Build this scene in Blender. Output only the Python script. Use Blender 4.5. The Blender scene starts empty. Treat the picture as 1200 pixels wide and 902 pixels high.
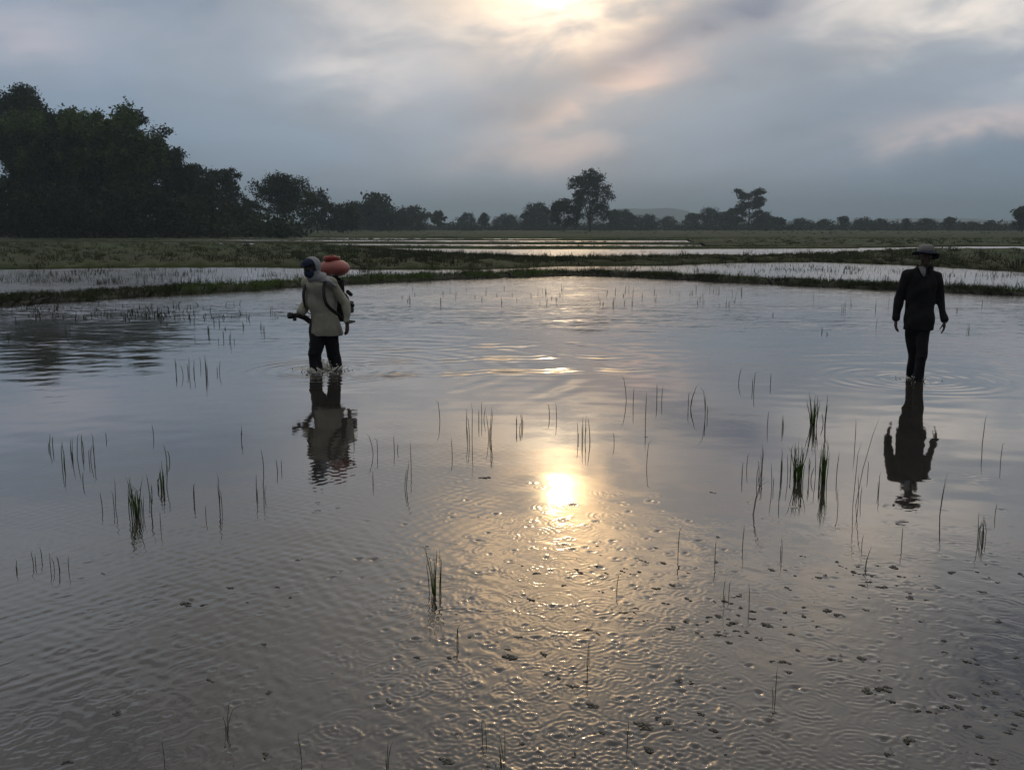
import bpy, bmesh, math, random
import numpy as np
from mathutils import Vector, Matrix
random.seed(7)
rng = np.random.default_rng(11)
S = bpy.context.scene
C = S.collection
R = math.radians
# ------------------------------------------------------------------ camera model (focal length 33 mm, eye 1.84 m above the water)
F = 1100.0; PITCH = R(9.55); CAMH = 1.84
cp, sp = math.cos(PITCH), math.sin(PITCH)

def ray(px, py):
    dx, dy = (px-600)/F, -(py-451)/F
    return Vector((dx, cp+dy*sp, -sp+dy*cp))
def ground(px, py, z=0.0):
    d = ray(px, py); t = (z-CAMH)/d.z
    return Vector((d.x*t, d.y*t, z))
def at_depth(px, Y, z=0.0):
    return Vector(((px-600)/F/1.0142*Y, Y, z))
def z_at(py, Y):
    d = ray(600, py); return CAMH + d.z/d.y*Y
def azel(px, py):
    d = ray(px, py).normalized()
    return math.degrees(math.atan2(d.x, d.y)), math.degrees(math.asin(d.z))

cam = bpy.data.cameras.new('camera'); cam.lens = 33.0; cam.sensor_width = 36; cam.clip_end = 20000; cam.clip_start = 0.05
co = bpy.data.objects.new('camera', cam); C.objects.link(co)
co.location = (0, 0, CAMH); co.rotation_euler = (math.pi/2-PITCH, 0, 0); S.camera = co

# ------------------------------------------------------------------ helpers: objects
def tag(o, label=None, cat=None, group=None, kind=None):
    if label: o['label'] = label
    if cat: o['category'] = cat
    if group: o['group'] = group
    if kind: o['kind'] = kind
    return o
def empty(name, loc=(0, 0, 0), rz=0):
    o = bpy.data.objects.new(name, None); C.objects.link(o); o.location = loc; o.rotation_euler = (0, 0, rz)
    o.empty_display_size = .1
    return o
def link(name, me, m=None, parent=None):
    o = bpy.data.objects.new(name, me); C.objects.link(o)
    if m is not None:
        me.materials.clear(); me.materials.append(m)
    if parent is not None: o.parent = parent
    return o
def copy_tree(o, parent=None):
    c = o.copy(); C.objects.link(c); c.parent = parent
    for ch in list(o.children): copy_tree(ch, c)
    return c
def face_mesh(name, V, Fc, smooth=True):
    """V (n,3) float, Fc (m,k) int with constant k"""
    V = np.asarray(V, np.float32); Fc = np.asarray(Fc, np.int32); k = Fc.shape[1]
    me = bpy.data.meshes.new(name)
    me.vertices.add(len(V)); me.vertices.foreach_set('co', V.ravel())
    me.loops.add(Fc.size); me.loops.foreach_set('vertex_index', Fc.ravel())
    me.polygons.add(len(Fc)); me.polygons.foreach_set('loop_start', np.arange(0, Fc.size, k, dtype=np.int32))
    me.polygons.foreach_set('use_smooth', np.full(len(Fc), smooth, bool))
    me.update(calc_edges=True)
    return me
def grid_mesh(name, P, smooth=True):
    n, m = P.shape[:2]
    i = np.arange(n*m).reshape(n, m)
    Q = np.stack([i[:-1, :-1], i[:-1, 1:], i[1:, 1:], i[1:, :-1]], -1).reshape(-1, 4)
    return face_mesh(name, P.reshape(-1, 3), Q, smooth)

# ------------------------------------------------------------------ helpers: solid shapes in a bmesh
def loft(bm, rings, caps=True):
    rows = [[bm.verts.new(p) for p in r] for r in rings]
    n = len(rows[0])
    for a, b in zip(rows, rows[1:]):
        for i in range(n):
            bm.faces.new((a[i], a[(i+1) % n], b[(i+1) % n], b[i]))
    if caps:
        bm.faces.new(rows[0][::-1]); bm.faces.new(rows[-1])
def frame_of(d, side=None):
    d = d.normalized()
    s = Vector(side) if side is not None else (Vector((0, 0, 1)) if abs(d.z) < .9 else Vector((1, 0, 0)))
    x = (s - d*s.dot(d)).normalized(); y = d.cross(x)
    return x, y
def capsule(bm, p0, r0, p1, r1, seg=12):
    p0, p1 = Vector(p0), Vector(p1); d = (p1-p0)
    dn = d.normalized() if d.length > 1e-6 else Vector((0, 0, 1))
    x, y = frame_of(dn)
    rings = []
    for a in (-80, -50, -20):
        rings.append((p0+dn*r0*math.sin(R(a)), r0*math.cos(R(a))))
    for a in (20, 50, 80):
        rings.append((p1+dn*r1*math.sin(R(a)), r1*math.cos(R(a))))
    loft(bm, [[c+(x*math.cos(t)+y*math.sin(t))*r for t in [2*math.pi*k/seg for k in range(seg)]] for c, r in rings])
def ellipsoid(bm, c, r, rot=None, u=16, v=10):
    mtx = Matrix.Translation(c) @ (rot.to_4x4() if rot else Matrix.Identity(4)) @ Matrix.Diagonal((r[0], r[1], r[2], 1))
    bmesh.ops.create_uvsphere(bm, u_segments=u, v_segments=v, radius=1, matrix=mtx)
def tube(bm, pts, rad, side=None, seg=12, caps=True):
    """pts, rad: radius or (rx, ry) per point; rx lies along side"""
    pts = [Vector(p) for p in pts]; rings = []
    for i, p in enumerate(pts):
        d = pts[min(i+1, len(pts)-1)]-pts[max(i-1, 0)]
        x, y = frame_of(d, side)
        r = rad[i] if isinstance(rad, (list, tuple)) else rad
        rx, ry = r if isinstance(r, (list, tuple)) else (r, r)
        rings.append([p+x*math.cos(2*math.pi*k/seg)*rx+y*math.sin(2*math.pi*k/seg)*ry for k in range(seg)])
    loft(bm, rings, caps)
def box(bm, c, s, rot=None, bev=0.0):
    mtx = Matrix.Translation(c) @ (rot.to_4x4() if rot else Matrix.Identity(4)) @ Matrix.Diagonal((s[0], s[1], s[2], 1))
    g = bmesh.ops.create_cube(bm, size=1, matrix=mtx)
    if bev:
        es = list({e for v in g['verts'] for e in v.link_edges})
        bmesh.ops.bevel(bm, geom=es, offset=bev, segments=2, affect='EDGES', profile=.5)
def bezier(ps, n=16):
    ps = [Vector(p) for p in ps]; out = []
    for i in range(len(ps)-1):
        a, b, c, d = ps[max(i-1, 0)], ps[i], ps[i+1], ps[min(i+2, len(ps)-1)]
        for k in range(n):
            t = k/n
            out.append(.5*((2*b)+(c-a)*t+(2*a-5*b+4*c-d)*t*t+(3*b-a-3*c+d)*t**3))
    return out+[ps[-1]]
def bm_obj(name, bm, m, parent=None, smooth=True):
    bmesh.ops.recalc_face_normals(bm, faces=bm.faces)
    me = bpy.data.meshes.new(name); bm.to_mesh(me); bm.free()
    if smooth: me.polygons.foreach_set('use_smooth', [True]*len(me.polygons))
    return link(name, me, m, parent)
def fused(name, bm, m, parent=None, voxel=.008, it=4, wr=0.0, wscale=.12):
    """one continuous skin over the overlapping solids"""
    bmesh.ops.recalc_face_normals(bm, faces=bm.faces)
    me = bpy.data.meshes.new(name); bm.to_mesh(me); bm.free()
    t = bpy.data.objects.new(name+'_raw', me); C.objects.link(t)
    md = t.modifiers.new('r', 'REMESH'); md.mode = 'VOXEL'; md.voxel_size = voxel; md.use_smooth_shade = True
    sm = t.modifiers.new('s', 'SMOOTH'); sm.factor = .5; sm.iterations = it
    dg = bpy.context.evaluated_depsgraph_get()
    out = bpy.data.meshes.new_from_object(t.evaluated_get(dg)); out.name = name
    bpy.data.objects.remove(t); bpy.data.meshes.remove(me)
    if wr:
        n = len(out.vertices); V = np.empty(n*3, np.float32); out.vertices.foreach_get('co', V); V = V.reshape(-1, 3)
        N = np.empty(n*3, np.float32); out.vertices.foreach_get('normal', N); N = N.reshape(-1, 3)
        h = np.zeros(n)
        for k in range(7):
            q = rng.normal(size=3)*np.array([1, 1, .9])/wscale
            h += np.sin(V@q+rng.uniform(0, 6.3)+1.5*np.sin(V@(rng.normal(size=3)/wscale*.6)))
        V = V+N*(h[:, None]/7*wr*2)
        out.vertices.foreach_set('co', V.astype(np.float32).ravel()); out.update()
    out.polygons.foreach_set('use_smooth', [True]*len(out.polygons))
    return link(name, out, m, parent)

# ------------------------------------------------------------------ helpers: materials
class Nd:
    """tiny expression layer over shader math nodes"""
    def __init__(s, nt, sock): s.nt, s.s = nt, sock
    def _op(s, op, b=None, c=None, rev=False):
        n = s.nt.nodes.new('ShaderNodeMath'); n.operation = op
        ins = [s, b, c] if not rev else [b, s, c]
        for i, v in enumerate(ins):
            if v is None: continue
            if isinstance(v, Nd): s.nt.links.new(v.s, n.inputs[i])
            else: n.inputs[i].default_value = v
        return Nd(s.nt, n.outputs[0])
    def __add__(s, b): return s._op('ADD', b)
    def __radd__(s, b): return s._op('ADD', b)
    def __mul__(s, b): return s._op('MULTIPLY', b)
    def __rmul__(s, b): return s._op('MULTIPLY', b)
    def __sub__(s, b): return s._op('SUBTRACT', b)
    def __rsub__(s, b): return s._op('SUBTRACT', b, rev=True)
    def __truediv__(s, b): return s._op('DIVIDE', b)
    def __pow__(s, b): return s._op('POWER', b)
    def fn(s, op, b=None, c=None): return s._op(op, b, c)
def maprange(nt, v, a, b, c=0, d=1, smooth=True):
    n = nt.nodes.new('ShaderNodeMapRange'); n.interpolation_type = 'SMOOTHSTEP' if smooth else 'LINEAR'
    nt.links.new(v.s, n.inputs[0])
    for i, x in zip((1, 2, 3, 4), (a, b, c, d)): n.inputs[i].default_value = x
    return Nd(nt, n.outputs[0])
def noise(nt, vec, scale, detail=3, rough=.5, dist=0.0):
    n = nt.nodes.new('ShaderNodeTexNoise'); n.inputs['Scale'].default_value = scale
    n.inputs['Detail'].default_value = detail; n.inputs['Roughness'].default_value = rough; n.inputs['Distortion'].default_value = dist
    if vec is not None: nt.links.new(vec.s if isinstance(vec, Nd) else vec, n.inputs['Vector'])
    return Nd(nt, n.outputs['Fac'])
def combine(nt, x, y, z):
    n = nt.nodes.new('ShaderNodeCombineXYZ')
    for i, v in enumerate((x, y, z)):
        if isinstance(v, Nd): nt.links.new(v.s, n.inputs[i])
        else: n.inputs[i].default_value = v
    return Nd(nt, n.outputs[0])
def mixcol(nt, fac, a, b):
    n = nt.nodes.new('ShaderNodeMix'); n.data_type = 'RGBA'
    nt.links.new(fac.s, n.inputs[0])
    for i, v in ((6, a), (7, b)):
        if isinstance(v, Nd): nt.links.new(v.s, n.inputs[i])
        else: n.inputs[i].default_value = (*v, 1)
    return Nd(nt, n.outputs[2])
def mat(name, c1, c2=None, scale=8, rough=.8, spec=.3, bump=0.0, bscale=60, trans=0.0, detail=4, tint=None):
    m = bpy.data.materials.new(name); m.use_nodes = True; nt = m.node_tree; b = nt.nodes['Principled BSDF']
    tc = nt.nodes.new('ShaderNodeTexCoord').outputs['Object']
    c2 = c2 or tuple(x*.7 for x in c1)
    f = maprange(nt, noise(nt, tc, scale, detail, .6), .35, .65)
    col = mixcol(nt, f, c1, c2)
    nt.links.new(col.s, b.inputs['Base Color'])
    b.inputs['Roughness'].default_value = rough; b.inputs['Specular IOR Level'].default_value = spec
    if bump:
        bn = nt.nodes.new('ShaderNodeBump'); bn.inputs['Distance'].default_value = bump; bn.inputs['Strength'].default_value = .8
        nt.links.new(noise(nt, tc, bscale, 4, .6).s, bn.inputs['Height']); nt.links.new(bn.outputs[0], b.inputs['Normal'])
    if trans:
        t = nt.nodes.new('ShaderNodeBsdfTranslucent'); nt.links.new(col.s, t.inputs[0])
        mx = nt.nodes.new('ShaderNodeMixShader'); mx.inputs[0].default_value = trans
        nt.links.new(b.outputs[0], mx.inputs[1]); nt.links.new(t.outputs[0], mx.inputs[2])
        nt.links.new(mx.outputs[0], nt.nodes['Material Output'].inputs[0])
    return m

M = {}
M['leaf_dark'] = mat('dark_foliage', (.034, .056, .02), (.014, .026, .011), .25, .75, .2, trans=.2)
M['leaf_bamboo'] = mat('bamboo_foliage', (.10, .16, .034), (.02, .04, .013), .22, .75, .2, trans=.25)
M['leaf_far'] = mat('far_foliage', (.04, .052, .028), (.022, .034, .02), .12, .8, .2, trans=.15)
M['bark'] = mat('bark', (.09, .075, .06), (.04, .034, .028), 3, .9, .2, bump=.02, bscale=8)
M['culm'] = mat('bamboo_culm', (.11, .11, .05), (.06, .07, .03), 3, .6, .3)
M['grass_green'] = mat('green_grass', (.11, .17, .04), (.055, .095, .024), 1.2, .7, .25, trans=.3)
M['grass_dark'] = mat('dark_grass', (.05, .066, .024), (.032, .036, .018), .9, .75, .2, trans=.25)
M['grass_dry'] = mat('dry_grass', (.092, .10, .042), (.048, .062, .024), .6, .85, .2, trans=.25)
M['shoot'] = mat('rice_blade', (.17, .28, .05), (.08, .13, .03), 6, .5, .4, trans=.5)
M['shoot_brown'] = mat('brown_rice_blade', (.075, .10, .03), (.045, .045, .024), 6, .6, .3, trans=.2)
M['mud'] = mat('mud', (.045, .042, .028), (.028, .028, .019), 2, .75, .3, bump=.02, bscale=14)
M['weed'] = mat('weed_crater_dark', (.04, .04, .024), (.022, .022, .015), 30, .25, .6, bump=.004, bscale=90)
M['hill'] = mat('hill_haze_grey', (.17, .19, .18), (.14, .16, .15), .004, .95, .1)  # distance haze painted into the colour: paler than forest would be

# ------------------------------------------------------------------ world: overcast evening sky, cloud deck with a bright break round the sun
SUN_AZ, SUN_EL = azel(657, 451)[0], 16.0
W = bpy.data.worlds.new('World'); S.world = W; W.use_nodes = True
nt = W.node_tree; nt.nodes.clear()
gen = nt.nodes.new('ShaderNodeTexCoord').outputs['Generated']
sep = nt.nodes.new('ShaderNodeSeparateXYZ'); nt.links.new(gen, sep.inputs[0])
dx, dy, dz = (Nd(nt, sep.outputs[i]) for i in range(3))
AZ = dx.fn('ARCTAN2', dy)*57.29578
EL = dz.fn('ARCSINE')*57.29578
zc = dz.fn('MAXIMUM', 0.0)+.14
pv = combine(nt, dx/zc, dy/zc, 0.0)
n_big = noise(nt, pv, .9, 5, .55, .4)
n_mid = noise(nt, combine(nt, AZ*.07, EL*.15, 3.3), 1.0, 4, .5, .4)
n_fine = noise(nt, combine(nt, AZ*.15+EL*.08, EL*.34-AZ*.05, 1.7), 1.0, 4, .52, .3)
# elevation ramp of the cloud base
rp = nt.nodes.new('ShaderNodeValToRGB'); cr = rp.color_ramp; cr.interpolation = 'EASE'
nt.links.new((EL/90.0).s, rp.inputs[0])
stops = [(0.0, (.145, .255, .375)), (.045, (.212, .31, .435)), (.12, (.335, .395, .485)), (.2, (.44, .465, .505)), (.34, (.48, .46, .45)), (1.0, (.66, .65, .64))]
while len(cr.elements) < len(stops): cr.elements.new(.5)
for e, (p, c) in zip(cr.elements, stops): e.position = p; e.color = (*c, 1)
base = Nd(nt, rp.outputs[0])
chan = nt.nodes.new('ShaderNodeSeparateColor'); nt.links.new(base.s, chan.inputs[0])
rgb = [Nd(nt, chan.outputs[i]) for i in range(3)]
mod = (n_mid-.5)*.65+(n_big-.5)*.4+(n_fine-.5)*.25+1.06
rgb = [c*mod for c in rgb]
WARP_A = (n_mid-.5)*11.0
WARP_E = (n_fine-.5)*6.0
def lobe(az0, el0, sa, se, rot, amp, nz=1.0):
    """an elliptical light or dark patch of cloud around one direction of the sky"""
    global rgb
    u0 = AZ-az0+WARP_A*nz; v0 = EL-el0+WARP_E*nz
    c, s = math.cos(R(rot)), math.sin(R(rot))
    u = (u0*c+v0*s)/sa; v = (v0*c-u0*s)/se
    w = (0.0-(u*u+v*v)).fn('EXPONENT')
    if nz: w = w*maprange(nt, n_fine, .32, .68, .3, 1.4)
    rgb = [ch+w*a for ch, a in zip(rgb, amp)]
def plobe(px, py, sx, sy, rot, amp, nz=1.0):
    a, e = azel(px, py); k = 57.3/F
    lobe(a, e, sx*k, sy*k, rot, amp, nz)
plobe(425, 50, 105, 62, -35, (.30, .23, .16), .7)
plobe(550, 14, 80, 26, -10, (.17, .12, .06), .6)
plobe(648, -4, 62, 30, -4, (.72, .58, .38), .35)
plobe(652, -6, 44, 24, -6, (1.0, .85, .6), .3)
plobe(690, 90, 150, 60, 20, (.07, .045, .02), .4)
plobe(722, 104, 105, 20, 24, (.42, .23, .12), .7)
plobe(690, 165, 95, 24, 10, (.20, .11, .06), .8)
plobe(1120, 22, 135, 42, -8, (.55, .43, .29), .7)
plobe(1135, 138, 120, 20, 6, (.36, .22, .13), .8)
plobe(55, 38, 70, 28, 0, (.17, .11, .08), .7)
plobe(790, 40, 210, 26, 19, (-.30, -.25, -.18), .45)
plobe(860, 72, 230, 26, 12, (-.10, -.085, -.065), .5)
plobe(880, 140, 260, 40, 4, (-.06, -.05, -.04), .5)
plobe(510, 110, 130, 34, 24, (-.06, -.05, -.035), .5)
plobe(200, 40, 120, 60, 10, (-.05, -.045, -.035), .5)
# cloud above the frame, seen again in the water
lobe(25, 17, 9, 4, 8, (.34, .26, .17), .7)
lobe(13, 16.5, 5.0, 3.2, 10, (-.24, -.20, -.13), .6)
lobe(30, 22, 5, 4.5, 0, (-.5, -.44, -.36), .6)
lobe(12, 22, 12, 4.5, 0, (.32, .23, .13), .7)
lobe(-24, 13, 12, 4, 0, (-.08, -.07, -.05), .7)
lobe(-14, 22, 12, 6, 0, (-.05, -.07, -.10), .7)
lobe(-28, 32, 12, 9, 0, (-.24, -.22, -.2), .6)
lobe(SUN_AZ, 25, 5.5, 9, 0, (.42, .27, .11), .3)  # warm glow added to the sky to gild the near sun path
lobe(SUN_AZ, 9.5, 5.0, 5.0, 0, (.13, .075, .025), .4)  # low glow added to the sky to warm the far water
lobe(18, 19, 16, 6, 0, (.10, .06, .02), .5)
# the veiled sun behind the cloud
lobe(SUN_AZ, SUN_EL+4.0, 7.0, 6.6, 0, (1.3, .78, .30), .3)
lobe(SUN_AZ+.2, SUN_EL-.3, 4.2, 3.6, 0, (1.15, .67, .27), .25)
lobe(SUN_AZ, SUN_EL, 2.0, 1.9, 0, (.9, .62, .28), .1)
lobe(SUN_AZ, SUN_EL+.1, 1.15, 1.3, 0, (5.5, 4.2, 2.3), 0)
# below the horizon the sky is dim haze
hor = maprange(nt, EL, -6.0, 0.0, .35, 1.0)
away = dx*math.sin(R(SUN_AZ))*math.cos(R(SUN_EL))+dy*math.cos(R(SUN_AZ))*math.cos(R(SUN_EL))+dz*math.sin(R(SUN_EL))
dark_side = maprange(nt, away, -.7, .75, .42, 1.0)      # the cloud deck is duller away from the sun
rgb = [(c.fn('MAXIMUM', .02))*hor*dark_side for c in rgb]
cc = nt.nodes.new('ShaderNodeCombineColor')
for i, c in enumerate(rgb): nt.links.new(c.s, cc.inputs[i])
sky = nt.nodes.new('ShaderNodeTexSky'); sky.sky_type = 'NISHITA'; sky.sun_disc = False
sky.sun_elevation = R(SUN_EL); sky.sun_rotation = R(SUN_AZ); sky.altitude = 50; sky.air_density = 1.2; sky.dust_density = 3
bg1 = nt.nodes.new('ShaderNodeBackground'); nt.links.new(sky.outputs[0], bg1.inputs[0]); bg1.inputs[1].default_value = .05
bg2 = nt.nodes.new('ShaderNodeBackground'); nt.links.new(cc.outputs[0], bg2.inputs[0]); bg2.inputs[1].default_value = 1.0
mx = nt.nodes.new('ShaderNodeMixShader'); mx.inputs[0].default_value = .94
nt.links.new(bg1.outputs[0], mx.inputs[1]); nt.links.new(bg2.outputs[0], mx.inputs[2])
wo = nt.nodes.new('ShaderNodeOutputWorld'); nt.links.new(mx.outputs[0], wo.inputs[0])
W.cycles.sampling_method = 'MANUAL'; W.cycles.sample_map_resolution = 1024

sl = bpy.data.lights.new('sun', 'SUN'); sl.energy = .012; sl.angle = R(1.4); sl.color = (1, .82, .55)
so = bpy.data.objects.new('sun', sl); C.objects.link(so)
sd = Vector((math.sin(R(SUN_AZ))*math.cos(R(SUN_EL)), math.cos(R(SUN_AZ))*math.cos(R(SUN_EL)), math.sin(R(SUN_EL))))
so.rotation_euler = sd.to_track_quat('Z', 'Y').to_euler(); so.location = (0, 0, 30)

# ------------------------------------------------------------------ haze
HZ = 3400
bm = bmesh.new(); box(bm, (0, HZ*.35, 51), (2*HZ, 2*HZ, 106))
hm = bpy.data.materials.new('haze_air'); hm.use_nodes = True; t = hm.node_tree; t.nodes.clear()
pvv = t.nodes.new('ShaderNodeVolumePrincipled'); pvv.inputs['Density'].default_value = .00044
pvv.inputs['Color'].default_value = (.74, .91, 1, 1); pvv.inputs['Anisotropy'].default_value = .35
mo = t.nodes.new('ShaderNodeOutputMaterial'); t.links.new(pvv.outputs[0], mo.inputs['Volume'])
hz = bm_obj('haze', bm, hm, smooth=False); tag(hz, kind='stuff')

# ------------------------------------------------------------------ ground, far field, hills
bm = bmesh.new(); bmesh.ops.create_circle(bm, cap_ends=True, segments=96, radius=3200, matrix=Matrix.Translation((0, HZ*.2, -.32)))
tag(bm_obj('ground', bm, M['mud'], smooth=False), kind='structure')

def field_material():
    m = bpy.data.materials.new('far_field_grass'); m.use_nodes = True; t = m.node_tree; b = t.nodes['Principled BSDF']
    tc = t.nodes.new('ShaderNodeTexCoord').outputs['Object']
    sx = t.nodes.new('ShaderNodeSeparateXYZ'); t.links.new(tc, sx.inputs[0])
    x, y = Nd(t, sx.outputs[0]), Nd(t, sx.outputs[1])
    band = noise(t, combine(t, x*.006, y*.035, 0.0), 1.0, 3, .6)
    patch = noise(t, tc, .12, 5, .65)
    c = mixcol(t, maprange(t, band, .38, .62), (.052, .082, .027), (.066, .070, .033))
    c = mixcol(t, maprange(t, patch, .4, .7), c, (.034, .046, .02))
    t.links.new(c.s, b.inputs['Base Color']); b.inputs['Roughness'].default_value = .9; b.inputs['Specular IOR Level'].default_value = .15
    return m
M['field'] = field_material()

def strip(name, front, back, h, m, nx=120, ny=10, bumpy=.05, edge=.35, label=None):
    """land between two waterlines given as ground polylines; flat-topped, sloping to below the water at both edges"""
    def resample(ps, n):
        P = np.array([(p.x, p.y) for p in ps]); d = np.r_[0, np.cumsum(np.hypot(*np.diff(P, axis=0).T))]
        tt = np.linspace(0, d[-1], n); return np.stack([np.interp(tt, d, P[:, 0]), np.interp(tt, d, P[:, 1])], -1)
    A, B = resample(front, nx), resample(back, nx)
    A = A + rng.normal(size=A.shape)*edge*.35; B = B + rng.normal(size=B.shape)*edge*.35
    L = np.hypot(*(B-A).T)[:, None]
    vs = np.linspace(0, 1, ny); P = np.zeros((ny+4, nx, 3))
    e = np.minimum(edge/np.maximum(L, .1), .3)
    prof = [(0*e-e*.6, -.3), (0*e+e*.1, h*.45), (e, h)] + [(e+(1-2*e)*v, h) for v in vs[1:-1]] + [(1-e, h), (1-e*.1, h*.45), (1+e*.6, -.3)]
    P = np.zeros((len(prof), nx, 3))
    for i, (v, z) in enumerate(prof):
        P[i, :, :2] = A+(B-A)*v; P[i, :, 2] = z
    inner = P[2:-2, :, 2]; P[2:-2, :, 2] = inner + rng.normal(size=inner.shape)*bumpy
    return tag(link(name, grid_mesh(name, P), m), kind='structure'), (A, B, h)
def pxl(pts): return [ground(*p) for p in pts]
def behind(front, w):
    out = []
    for p in front:
        q = Vector((p.x, p.y)); d = q.normalized(); out.append(Vector((p.x+d.x*w*.25, p.y+d.y*w, 0)))
    return out

# the bund round the near paddy and the low land behind it
fA1 = pxl([(-260, 372), (0, 359), (110, 352), (222, 345)])
bundA1, sA1 = strip('bund', fA1, behind(fA1, 4.2), .09, M['mud'], 90, 6, .03)
fA2 = pxl([(205, 345.5), (290, 341), (350, 336.5), (440, 331.5), (540, 327.5), (655, 323.5)])
bundA2, sA2 = strip('bund', fA2, behind(fA2, 1.5), .12, M['mud'], 140, 6, .05)
fA3 = pxl([(640, 323.5), (700, 323.5), (760, 326), (830, 330), (1000, 338), (1200, 347), (1480, 361)])
bundA3, sA3 = strip('bund', fA3, behind(fA3, 1.2), .11, M['mud'], 160, 6, .05)
# rough grass land behind the second row of paddies
fB = pxl([(-420, 323), (0, 316), (130, 314), (300, 313), (430, 316), (560, 316), (660, 312), (780, 311.5), (860, 308), (960, 307), (1080, 311.5), (1200, 319), (1500, 338)])
bB = [at_depth(-420, 96), at_depth(0, 104), at_depth(250, 102), at_depth(340, 96), at_depth(420, 80), at_depth(480, 57), at_depth(560, 54), at_depth(660, 54.5), at_depth(780, 57), at_depth(900, 58), at_depth(1000, 66), at_depth(1080, 78), at_depth(1200, 75), at_depth(1500, 62)]
landB, sB = strip('field', fB, bB, .14, M['field'], 220, 14, .06)
# thin bunds between the far shining paddies
fC1 = [at_depth(300, 99), at_depth(420, 84), at_depth(600, 79), at_depth(800, 80), at_depth(1010, 82)]
c1, sC1 = strip('bund', fC1, behind(fC1, 5.5), .15, M['field'], 90, 5, .02)
fC2 = [at_depth(-300, 118), at_depth(200, 112), at_depth(420, 104), at_depth(640, 100), at_depth(830, 98), at_depth(1010, 92)]
c2, sC2 = strip('bund', fC2, behind(fC2, 9), .17, M['field'], 90, 5, .02)
fR = [at_depth(830, 90), at_depth(900, 85), at_depth(1020, 84), at_depth(1130, 90), at_depth(1500, 92)]
bR = [at_depth(800, 140), at_depth(900, 140), at_depth(1020, 140), at_depth(1130, 140), at_depth(1500, 140)]
rR, sR = strip('field', fR, bR, .16, M['field'], 90, 10, .05)
fD = [at_depth(-500, 142), at_depth(100, 140), at_depth(420, 132), at_depth(700, 128), at_depth(1000, 130), at_depth(1600, 130)]
bD = [at_depth(-500, 156), at_depth(100, 152), at_depth(420, 139), at_depth(700, 134), at_depth(1000, 150), at_depth(1600, 150)]
dD, sD = strip('field', fD, bD, .12, M['field'], 120, 6, .04)
fE = [at_depth(-900, 172), at_depth(100, 168), at_depth(420, 158), at_depth(700, 146), at_depth(760, 142), at_depth(1000, 140), at_depth(1600, 140)]
bE = [at_depth(-900, 1500), at_depth(100, 1500), at_depth(420, 1500), at_depth(700, 1500), at_depth(760, 1500), at_depth(1000, 1500), at_depth(1600, 1500)]
eE, sE = strip('field', fE, bE, .2, M['field'], 140, 60, .05)

def hill(px_pts, Y, depth, name='hills'):
    P = np.zeros((9, 160, 3))
    xs = np.linspace(px_pts[0][0], px_pts[-1][0], 160)
    tops = np.interp(xs, [p[0] for p in px_pts], [p[1] for p in px_pts])
    k = np.ones(9)/9; tp = np.convolve(np.pad(tops, 4, 'edge'), k, 'valid')
    for j in range(160):
        top = z_at(tp[j], Y)+rng.normal()*.8
        for i in range(9):
            t = i/8; yy = Y-depth+2*depth*t
            P[i, j] = ((xs[j]-600)/F/1.0142*yy, yy, -.35+max(top, 0)*.68*math.sin(math.pi*t)**1.3*(1+.05*math.sin(j*.35+i)))
    return tag(link(name, grid_mesh(name, P), M['hill']), kind='structure')
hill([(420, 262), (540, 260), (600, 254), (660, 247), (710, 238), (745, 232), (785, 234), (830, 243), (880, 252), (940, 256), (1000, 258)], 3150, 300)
hill([(880, 262), (960, 256), (1040, 252), (1110, 250), (1180, 254), (1260, 249), (1350, 251), (1500, 259)], 3150, 300)

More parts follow.
